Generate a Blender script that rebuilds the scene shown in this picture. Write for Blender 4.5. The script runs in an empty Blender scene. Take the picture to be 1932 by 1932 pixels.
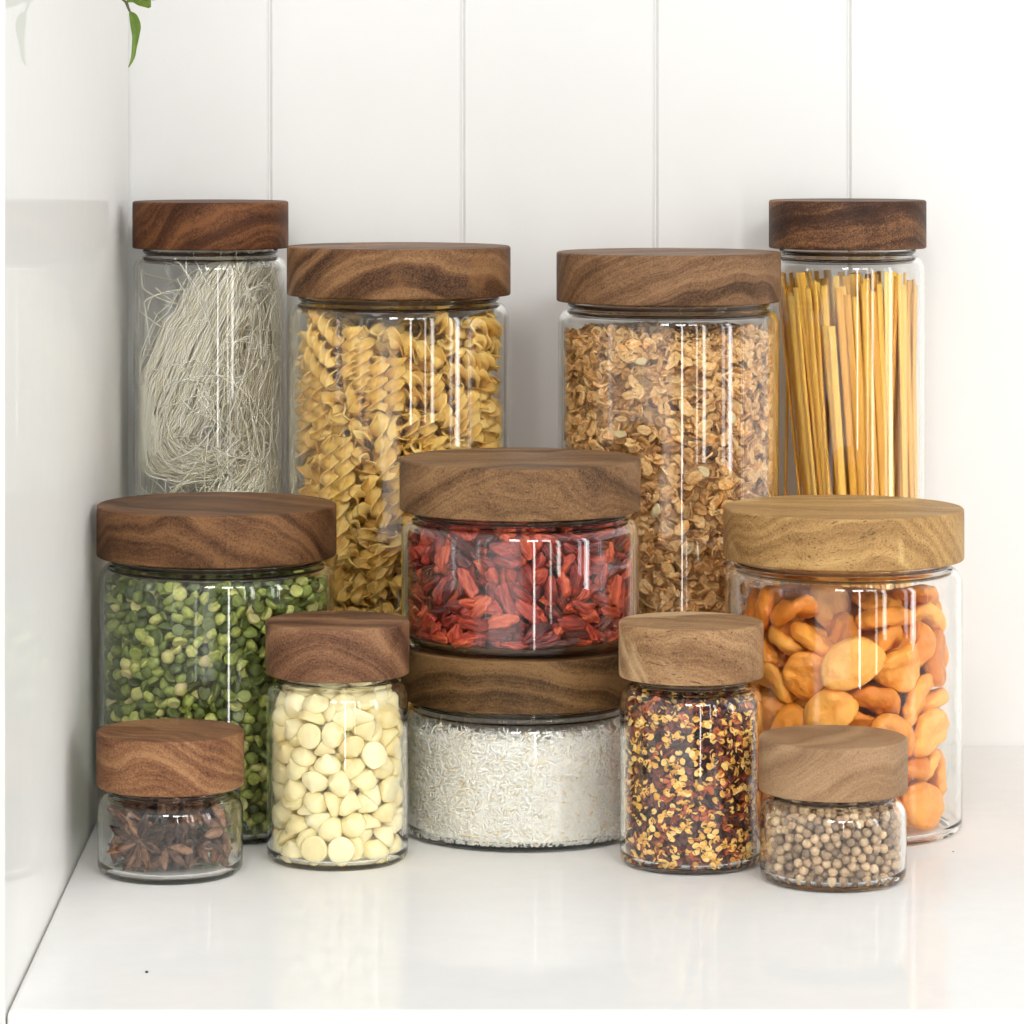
# settled positions (tenths of a millimetre) and rotation vectors of the loose pieces, worked out beforehand
DATA={}
DATA['fusilli']=[
-275,-171,37,5,-15,-75,57,-225,36,-1,-18,88,41,-294,36,35,-3,-4,113,190,37,-58,9,-6,320,31,37,-12,-1,6,-143,-391,36,-16,-89,17,281,-203,36,7,-13,-64,13,430,212,-6,48,6,78,-371,38,5,76,51,345,-234,36,-31,60,-40,38,415,37,-82,3,-1,-291,298,37,56,23,15,
290,299,36,-33,-82,17,305,101,36,59,6,4,324,-163,162,-44,29,-55,-164,381,108,-10,47,-69,-128,302,36,-43,-48,32,-415,32,108,10,9,45,101,200,108,-25,-65,43,-345,148,36,77,31,6,234,254,36,-34,14,-20,-343,-236,111,74,-39,-6,137,-252,144,-34,-3,49,-183,387,278,38,-45,52,
298,-290,108,-33,-14,21,39,351,86,-9,57,67,-338,44,37,-57,-18,12,-327,-36,37,-21,68,-45,326,-40,37,82,8,2,369,-226,354,-18,-44,-21,57,-276,107,-21,-68,45,84,423,212,5,-46,4,-303,-105,36,79,25,5,293,296,107,56,-23,-15,-337,148,107,-46,44,-29,-59,335,138,47,-20,-49,
164,237,76,-20,-43,70,-143,-210,149,18,57,-66,213,-22,117,28,26,35,-76,266,206,-48,28,71,-264,173,153,36,66,52,66,352,217,-1,-84,15,-312,-151,140,31,52,30,-229,214,102,58,-15,-32,106,-404,136,83,7,23,345,166,150,-26,-63,42,315,272,203,36,79,14,-72,-342,97,76,-18,20,
-251,-278,270,-16,-55,-41,124,-398,245,17,-47,-77,208,-229,102,22,-45,-25,363,42,108,74,-37,-7,-183,-128,115,-21,27,-10,327,-105,273,45,17,0,-206,-321,311,-30,23,18,-225,-355,167,17,-16,72,-124,-256,96,-1,-16,-10,253,-191,148,-35,-3,43,-201,257,175,12,13,59,-199,-300,99,-86,12,-27,
198,-376,502,27,31,-60,-159,304,128,18,-24,21,-176,391,615,-3,-36,4,404,-154,213,55,22,-53,202,-76,305,-42,42,36,96,289,161,-91,6,11,-135,-398,191,13,-40,65,205,-190,224,-76,-4,-18,-308,119,178,-35,22,-11,344,-61,189,55,23,11,-109,312,296,0,-9,-50,74,348,289,-34,11,1,
-85,-310,275,-27,37,-46,-173,268,243,-13,-39,58,214,357,408,-11,2,-16,80,-373,311,-8,-6,-5,-232,227,237,73,-33,-4,286,-324,282,-12,-46,-12,108,-268,243,-27,-12,-22,-4,-286,244,39,-46,-60,224,263,228,-66,-40,-22,118,194,303,-37,-80,16,147,-407,989,37,-35,36,-415,-24,179,46,-43,-29,
274,211,234,-26,61,-5,138,320,618,5,81,-27,-15,216,247,-28,-38,-24,230,-280,386,10,-54,3,-317,0,181,-53,22,17,349,49,189,12,18,-63,-230,365,841,-44,32,46,-81,-340,1554,14,-16,-79,-309,73,233,-60,18,-4,323,157,241,-10,51,-29,-64,-315,344,-40,57,-32,-274,158,230,12,-13,71,
321,-16,241,18,27,-82,-399,-121,488,-62,49,-2,315,-38,313,-48,-1,-16,-257,-204,231,22,-83,23,-298,121,290,-13,10,-11,133,-322,373,62,-19,4,310,53,255,-9,78,25,148,-157,386,67,10,-60,36,-264,532,82,32,19,-301,291,400,30,-28,-69,145,170,214,-15,-9,79,-313,-96,289,-16,54,75,
-293,-142,235,81,18,6,-394,-135,408,-44,-65,10,181,219,269,8,-11,-16,-136,346,360,77,24,20,330,28,337,-19,-30,83,-350,33,398,68,-27,-56,-134,-297,346,51,40,18,87,342,362,-51,30,-9,-128,182,394,-2,-17,-66,-277,208,334,44,59,14,-299,-215,500,-37,-25,-46,393,178,501,0,48,2,
-427,54,502,2,47,-5,415,81,393,-13,27,44,-307,-300,534,-21,-33,-26,-55,424,619,36,-26,23,-121,270,606,40,-47,43,-416,-12,330,-46,43,-31,-33,-275,445,29,13,-36,-417,-116,873,-16,46,13,382,33,782,25,23,35,78,-423,466,48,-25,42,218,299,342,-34,15,-26,-246,-168,296,5,7,-1,
-195,-249,316,-4,-66,-16,-253,287,499,26,-23,44,357,244,493,62,10,-63,60,346,517,-22,-62,37,-272,-22,264,-30,70,9,-26,-430,339,-51,19,64,-146,-390,511,-13,-73,48,16,331,461,11,-3,-29,-258,-125,371,13,20,74,368,114,442,44,36,-64,-332,184,416,-34,-47,13,-343,-114,1017,-14,-28,27,
96,-222,358,21,-46,64,-281,244,750,58,33,55,310,-172,431,89,18,-16,-215,-65,396,-45,-78,26,-57,310,443,18,26,62,269,-337,898,29,40,-31,49,271,384,40,80,18,-179,233,372,68,37,39,-102,366,628,-43,-31,-26,96,339,434,-44,-78,-21,-125,-294,419,-25,-58,48,-282,-135,509,55,-32,-1,
223,52,379,-20,-36,57,-408,139,495,44,-33,43,199,377,576,39,-7,72,-18,357,644,-42,31,57,-179,-335,446,-30,-73,18,265,115,400,-30,-47,51,135,-345,533,0,51,26,-127,-238,627,9,-23,-86,255,-204,1169,-33,-67,41,242,-178,380,-21,0,21,-400,-114,624,-43,-52,37,-317,152,483,52,60,46,
-297,-117,604,-48,21,-58,273,-182,704,-34,-80,-14,-241,-90,466,-31,4,-29,399,120,694,-45,-52,40,-160,-259,511,11,-58,-28,-319,85,578,-39,-59,-22,97,405,579,68,12,-47,-229,365,1534,30,39,-27,311,-92,430,7,-42,-73,291,-261,437,2,43,16,61,428,870,-6,48,7,237,261,444,59,-20,-23,
81,-409,1931,79,11,-15,312,300,586,30,40,-30,326,-283,836,21,43,-29,165,-240,525,32,-17,7,-172,170,474,-8,-5,-66,301,-103,501,17,40,69,415,16,848,-41,-48,25,-365,-107,554,-48,-43,30,338,113,630,-23,-81,10,277,-176,523,-1,13,74,346,15,492,-25,8,-33,143,-257,610,-3,-15,19,
-359,-231,765,40,-11,61,236,280,717,-82,39,3,219,61,450,-75,39,-8,-262,215,519,27,-22,48,63,232,722,39,58,-60,-431,26,856,-46,32,44,272,-323,667,16,-65,-9,234,93,518,59,-50,3,427,-39,645,19,47,-5,-278,168,581,30,1,-13,-139,208,555,15,-63,45,391,-166,677,12,-51,-20,
-166,-134,649,3,30,-22,302,-115,571,0,-20,76,-46,-319,577,-10,11,-56,-353,9,713,48,12,59,71,-427,962,38,34,-38,-202,-82,814,-67,40,7,236,253,518,-8,11,-20,-376,90,702,61,-15,-48,273,-178,596,15,89,-11,160,-354,691,18,-64,-16,342,28,574,59,-58,8,-306,283,680,8,9,24,
-231,-163,618,-36,1,44,-334,264,1002,43,39,-13,-84,423,901,-63,6,65,20,-389,534,-31,-25,-52,-254,-128,783,20,53,30,198,209,561,30,-14,15,18,-420,712,9,21,-2,-141,-348,588,-51,6,42,212,40,620,-18,-4,-44,111,-194,642,9,-8,-72,-135,296,781,72,-57,-6,-212,26,668,3,43,12,
37,-319,967,75,-22,38,-198,280,605,25,-49,28,127,293,709,-23,-63,3,-147,163,632,7,-40,-67,-431,-19,1149,-60,-11,-60,-382,167,2046,-2,-23,-54,92,194,577,6,-22,-13,152,-287,865,10,-16,-87,-59,-375,676,14,-72,2,-10,431,892,-26,43,27,174,-315,755,-16,-25,-64,-13,-274,690,-23,75,51,
-207,379,1117,-37,38,39,43,227,622,-39,-6,-26,-186,-270,695,76,40,7,-234,-163,723,31,68,7,-134,168,702,-9,17,-75,312,296,955,48,-33,37,282,63,604,-17,-6,-44,-214,-376,1903,53,-23,50,163,314,2033,-48,23,-33,311,85,697,-17,20,-20,415,-10,919,-22,30,-39,216,-245,1226,-44,-74,17,
343,-135,738,-46,-15,78,-409,-75,692,-32,22,-38,346,256,860,-65,0,-58,-61,300,733,-17,4,85,-135,-298,737,77,34,-2,-289,-209,761,71,-43,-2,-430,-45,864,59,-10,60,305,39,752,-37,34,-13,243,355,895,-43,-25,-39,-319,148,733,-49,42,-4,93,-199,813,27,-60,36,-143,291,852,-29,-37,40,
-32,423,1161,39,-14,82,188,-388,1693,-42,-23,-60,228,225,803,-48,-23,30,-63,205,870,30,-46,36,-28,-384,1016,38,54,-30,68,298,845,58,-21,-5,12,-349,710,-59,12,22,-87,-357,1149,-67,-19,-26,-413,-118,1833,-37,37,36,174,266,774,-37,-56,-6,228,30,728,-21,-36,53,150,-260,795,9,-28,-86,
-321,154,944,33,21,-18,228,362,1099,-6,53,19,-236,251,1216,17,24,-21,-35,-210,865,-42,-33,-58,78,-339,747,14,24,15,-334,-190,1324,18,-5,73,337,-196,865,-37,33,56,-331,-187,911,-63,56,-3,296,-33,818,33,-40,-48,-244,65,787,-36,86,-10,-365,17,1042,-14,-56,-4,-148,405,1039,1,-44,2,
386,192,869,62,-23,53,-287,201,826,20,-48,78,-218,-5,548,-16,36,28,227,40,830,41,13,44,-259,224,922,-39,0,0,-369,-226,1150,20,-44,18,277,223,872,25,-27,54,416,-31,1000,17,5,46,342,-46,1027,38,24,42,-123,-230,899,48,-15,-37,72,-352,903,-4,68,-44,70,348,915,58,-7,3,
-123,-197,834,-37,-75,-10,-92,-419,1265,67,7,-47,291,298,2085,7,-11,-21,243,-217,1085,-8,10,-44,-90,-237,1598,7,-86,-16,123,-187,892,-58,9,33,184,-110,941,-28,35,30,415,32,1090,18,6,49,-303,-65,874,-35,-57,42,4,425,1821,41,-18,75,-312,-169,830,6,17,57,-107,-267,1104,11,-1,15,
87,-423,1290,-14,46,14,-203,-234,920,-12,-50,21,295,-293,1805,37,-85,17,23,366,1035,-54,2,5,-195,-92,999,-14,44,31,19,246,842,-55,13,-17,-88,-423,961,-55,18,57,54,-354,1892,-36,7,13,354,-26,957,-45,-49,17,-204,61,961,-42,35,40,-375,212,1471,33,-41,31,341,-13,885,-61,64,8,
204,-239,1012,10,-14,-61,347,185,1096,40,15,-58,-257,119,977,-31,63,2,219,77,946,2,41,51,-167,136,959,50,-19,49,-374,102,1083,3,35,-12,-401,-163,1165,2,-47,1,-221,295,884,26,-42,29,186,-237,937,12,-48,-73,-350,222,1833,-46,76,24,7,-324,1053,26,64,-10,263,-86,886,31,-28,-43,
-46,256,983,-72,19,5,-353,113,886,-33,-33,-65,322,118,1114,12,-29,15,-129,-323,929,-48,-42,-19,352,68,1416,-61,52,-5,-183,119,1645,82,9,10,25,282,914,-3,50,73,391,-59,1196,31,35,-51,66,-208,1059,66,2,10,-245,-305,916,-25,-55,0,-266,331,2027,-6,-51,-29,227,173,1004,50,-34,35,
-225,300,1144,-12,86,17,-200,296,1277,-69,28,29,86,422,1563,12,50,-12,367,-205,1150,66,24,38,302,37,1107,8,-18,12,-273,-334,1118,31,-40,29,-326,-283,1122,7,-46,6,17,328,1104,-57,18,-3,48,238,1965,-49,58,16,345,-196,1059,-82,-31,-28,-33,221,1047,-44,5,2,-392,176,1262,24,43,-5,
209,-379,923,0,-46,1,-190,302,1077,1,86,15,427,31,1258,32,24,-43,-10,-431,1771,46,-29,43,1,318,977,73,-14,4,-353,222,1908,16,-5,-64,-193,302,1535,-32,65,24,146,-359,1216,13,-58,35,-111,-310,1306,-55,-30,8,129,412,845,12,47,-12,361,94,1275,67,54,19,-303,190,1453,-11,-44,-31,
-314,160,1100,-43,-9,-60,83,-289,1102,-45,-10,-63,337,-81,1953,-53,-41,10,353,71,1344,14,-5,-47,-137,293,1330,22,19,62,285,-45,1086,51,-17,-75,206,-254,1154,-7,4,-25,-212,-63,1256,62,-14,-45,250,293,1089,36,28,-77,-316,270,1703,3,21,-64,-417,-114,1554,-62,3,64,-94,-311,1237,-74,-40,-4,
-63,277,1177,-29,-33,17,18,-349,1439,-21,-13,73,167,136,1017,20,-33,-9,301,191,940,25,-26,53,-96,-347,1041,-12,67,-4,222,227,1097,18,-28,7,75,218,1104,4,0,-14,268,-265,1375,-32,56,-29,-278,-22,999,-60,-61,-10,-296,54,1207,-12,50,9,-151,-405,1856,20,46,-20,390,-180,1380,30,-40,30,
246,-220,1289,-23,-35,53,-303,224,1201,45,1,77,-181,-274,1020,-9,14,-55,410,138,1514,-41,-35,-40,-175,-289,1479,12,0,50,163,308,1129,-3,-16,-38,-244,-357,1394,30,-40,29,32,326,1177,52,-66,-14,-259,-101,1067,-23,-21,31,-300,-312,1398,62,-10,61,240,46,1160,-25,40,-43,387,-154,1997,-12,-3,36,
-335,272,1483,31,-42,30,-286,321,1536,63,11,-60,182,-272,1284,-19,-33,51,-336,246,1768,17,-2,29,-111,304,1261,26,-6,-33,135,-292,1182,37,-26,58,97,404,1241,7,18,86,194,13,1861,13,-11,-70,103,261,1247,82,19,-10,357,-245,1348,12,-46,12,100,307,1171,-55,69,-14,-8,415,1369,-5,74,52,
165,-399,1402,-54,-23,-50,-418,96,1712,48,-45,39,181,-89,1958,53,24,36,343,-95,1255,-17,54,44,2,417,2021,-60,-9,-15,-199,84,1173,55,29,26,-357,3,1192,59,-14,-35,310,-157,1181,-54,-7,-57,-218,120,1269,-66,63,18,284,103,1382,15,-9,-44,-117,-180,1195,-61,-11,-58,394,134,1942,-64,48,-6,
220,273,1286,-10,-34,36,36,-254,1226,-29,-30,-50,-76,-425,1498,37,-36,44,-179,-262,1269,71,0,48,297,311,1366,-55,5,65,14,-428,1302,-28,40,29,-91,329,1378,-24,-66,14,-234,270,1623,40,6,-68,52,-207,1313,-1,-61,-8,-1,302,2071,51,-24,-60,55,353,1613,13,32,-10,279,-244,1467,38,-46,-42,
-168,320,1454,-48,52,53,-249,-124,1159,-23,37,-14,353,-67,1472,-39,12,84,-321,-153,1261,24,6,-34,40,378,1311,-23,-5,5,-79,-182,1974,4,4,45,-422,-92,1151,41,35,-40,-126,-292,1174,75,30,11,290,105,1236,41,-48,-40,-273,-210,1370,-56,5,23,-268,156,1201,40,22,-32,-349,-255,1643,-30,-41,-30,
-244,-267,1446,40,-28,50,128,-204,1366,-9,-4,31,149,355,1395,27,27,-45,345,-108,1368,-39,11,82,-351,-115,2073,28,35,-8,157,-272,1479,-71,24,-26,219,-230,1430,-61,-47,11,221,298,2125,18,64,36,131,174,1253,-43,-51,-51,345,259,1345,-28,-33,-30,-320,-137,1183,42,32,59,-126,191,1611,-65,-37,-18,
-18,342,1393,-30,31,-5,323,-286,1623,64,17,-56,-159,398,1763,-18,34,17,-64,259,1853,29,-25,85,277,99,1460,18,-9,-41,347,-74,1573,35,22,-78,-387,-12,1381,75,15,-48,-276,-133,1517,34,66,-35,-22,282,1441,-49,62,50,52,-335,1535,58,48,-40,290,79,1306,-25,-29,37,141,260,1372,-20,19,-13,
-99,290,1448,-4,-26,20,-276,-137,1377,20,-71,40,210,-48,1329,-60,14,60,86,218,1571,38,22,-39,-370,28,1892,-44,67,44,15,217,1501,-26,-44,-29,143,275,1460,73,7,-25,-115,288,1532,-45,59,51,32,280,1875,21,20,13,325,-138,1598,17,64,-35,-330,-259,1924,39,27,67,-371,77,1361,-6,-49,-24,
-52,428,1638,38,36,-43,162,-289,1910,-4,25,63,221,352,1912,-38,7,-17,-229,-91,1418,32,83,-21,244,166,1974,-21,62,6,-372,125,1459,22,-60,16,-52,251,1504,31,-6,-69,-388,-190,1701,19,-44,20,99,-127,1733,-76,39,27,-282,-193,1462,30,15,-11,294,6,1558,-16,-10,18,185,319,1502,15,30,3,
52,-278,1749,-60,-5,11,-245,194,1662,22,-35,-78,-261,114,1448,10,46,-2,342,109,1501,33,-22,-39,252,-314,1639,52,-39,46,-148,280,1632,-22,60,-1,-75,239,1576,39,-4,32,-171,392,1970,-77,-6,48,215,25,1387,-9,47,8,-96,-268,1527,34,18,4,-194,-328,1733,18,-27,48,247,310,1594,1,-43,17,
-191,185,2061,-14,10,-58,430,23,1532,-6,44,16,-23,337,1836,-6,18,6,-208,302,1896,3,44,7,170,208,1525,-55,-17,-67,-88,-344,1439,-16,-20,-14,124,407,1768,14,28,-14,123,-342,1529,-9,-43,-11,-49,330,1762,-48,-71,-27,54,-309,1822,0,-15,-76,-71,108,1980,18,-35,-13,151,343,1624,14,-68,11,
-54,75,1684,-13,85,34,326,20,1745,46,5,2,-83,368,2039,29,4,-70,411,56,2042,62,70,-11,-52,-305,1898,-62,-7,6,-252,60,1712,-27,-68,48,-102,-188,1496,-52,-26,-65,163,143,1312,-41,35,11,-325,67,1487,32,-35,46,250,243,1654,-41,45,21,-375,13,1557,34,23,-28,88,153,1646,-6,-85,12,
-411,73,2013,47,-62,1,124,69,1700,12,-31,-62,317,293,1646,-47,-29,-47,-429,-45,1656,16,-46,14,-228,175,1472,-3,-49,-9,293,152,1686,25,-67,-26,-220,-173,1210,7,22,-25,-31,-64,1789,67,50,-14,-282,-45,1518,26,-66,25,333,97,1633,52,-58,1,-244,70,1803,3,25,64,-185,-112,1605,-41,-24,-38,
-277,-135,1670,81,-26,-7,194,117,1442,5,-52,16,-273,-38,1911,-9,-64,24,-41,-9,1903,2,-1,-53,193,-233,1359,-50,-29,19,11,432,1552,-42,32,48,286,303,2009,7,-11,-21,280,-205,1551,13,69,-40,261,49,1653,-1,18,43,-272,-246,1617,67,-51,-1,-332,21,1637,18,-58,29,391,-142,1923,29,25,29,
-35,-348,1635,-16,34,-20,222,31,1593,31,40,17,261,-219,1622,-54,-12,-15,-139,81,1935,70,-32,42,324,-149,1695,59,-14,24,242,95,1796,41,14,-9,-281,-11,1687,80,25,-30,412,117,1746,-60,-32,-59,-220,-245,1724,-32,-19,11,-204,67,1439,-54,13,55,173,-261,1640,21,32,-74,343,-78,1686,-23,49,57,
-27,120,1760,-81,-38,2,332,-249,1869,14,-38,-55,-255,123,2005,33,-13,-44,167,-94,1733,31,37,60,-328,-262,2012,-28,-67,-1,170,-129,1539,64,-6,64,183,327,1734,37,16,-47,-52,-168,1751,-69,46,-41,-199,35,2033,-52,-31,30,-161,-32,1651,-9,79,-2,67,-339,1710,-82,-8,5,-197,243,1760,68,12,19,
-157,149,1365,-20,-43,-30,77,-201,1626,-1,-55,-3,204,-143,2023,-23,14,-20,-222,-159,1778,58,-4,22,221,207,1747,24,-19,-5,-84,-423,1778,-39,35,41,137,-331,1776,80,23,1,80,-80,1674,23,-50,-56,-417,-27,1982,0,21,44,367,95,1874,44,-10,-31,-112,-346,1728,0,47,-2,-252,-178,1949,-9,-42,73,
187,247,1798,5,82,0,-254,-142,1882,26,70,48,183,296,1864,-6,-54,-54,333,-136,1807,58,21,25,-330,-259,1834,63,-16,-36,243,-22,1821,10,-11,-67,-23,-226,1659,0,-11,73,375,204,1785,-61,32,41,-125,-262,1786,40,25,-54,158,189,1865,-53,-21,-1,-1,188,1838,-79,-19,4,234,-312,2006,16,-56,-19,
183,135,2055,-37,46,71,-166,86,1780,-32,-5,74,-312,153,1897,62,18,37,285,-82,1799,40,-81,-19,-255,-5,1765,-76,29,-9,84,169,2017,3,-27,-55,165,-182,1842,-66,19,-13,-121,-65,1859,-20,34,23,178,168,1793,42,-16,15,62,71,1798,-6,10,-2,-310,-84,1820,57,-55,-25,12,-144,1770,59,-52,17,
-213,-272,1929,43,54,-56,117,350,1949,41,-13,-16,242,-130,1955,-29,-29,23,261,-58,1902,39,23,49,-141,213,1833,-4,-75,-21,-24,-3,1997,-60,-11,-16,-184,174,1789,15,12,-6,325,42,1930,17,5,-46,-40,302,1933,21,21,13,-211,-55,1953,-23,-3,-62,-217,119,1927,-4,30,-46,158,45,1949,-12,-22,13,
116,132,1917,-79,-37,-14,-2,-146,1955,0,-28,26,68,2,1966,44,-35,-25,40,-84,1889,-53,23,-39]
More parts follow.
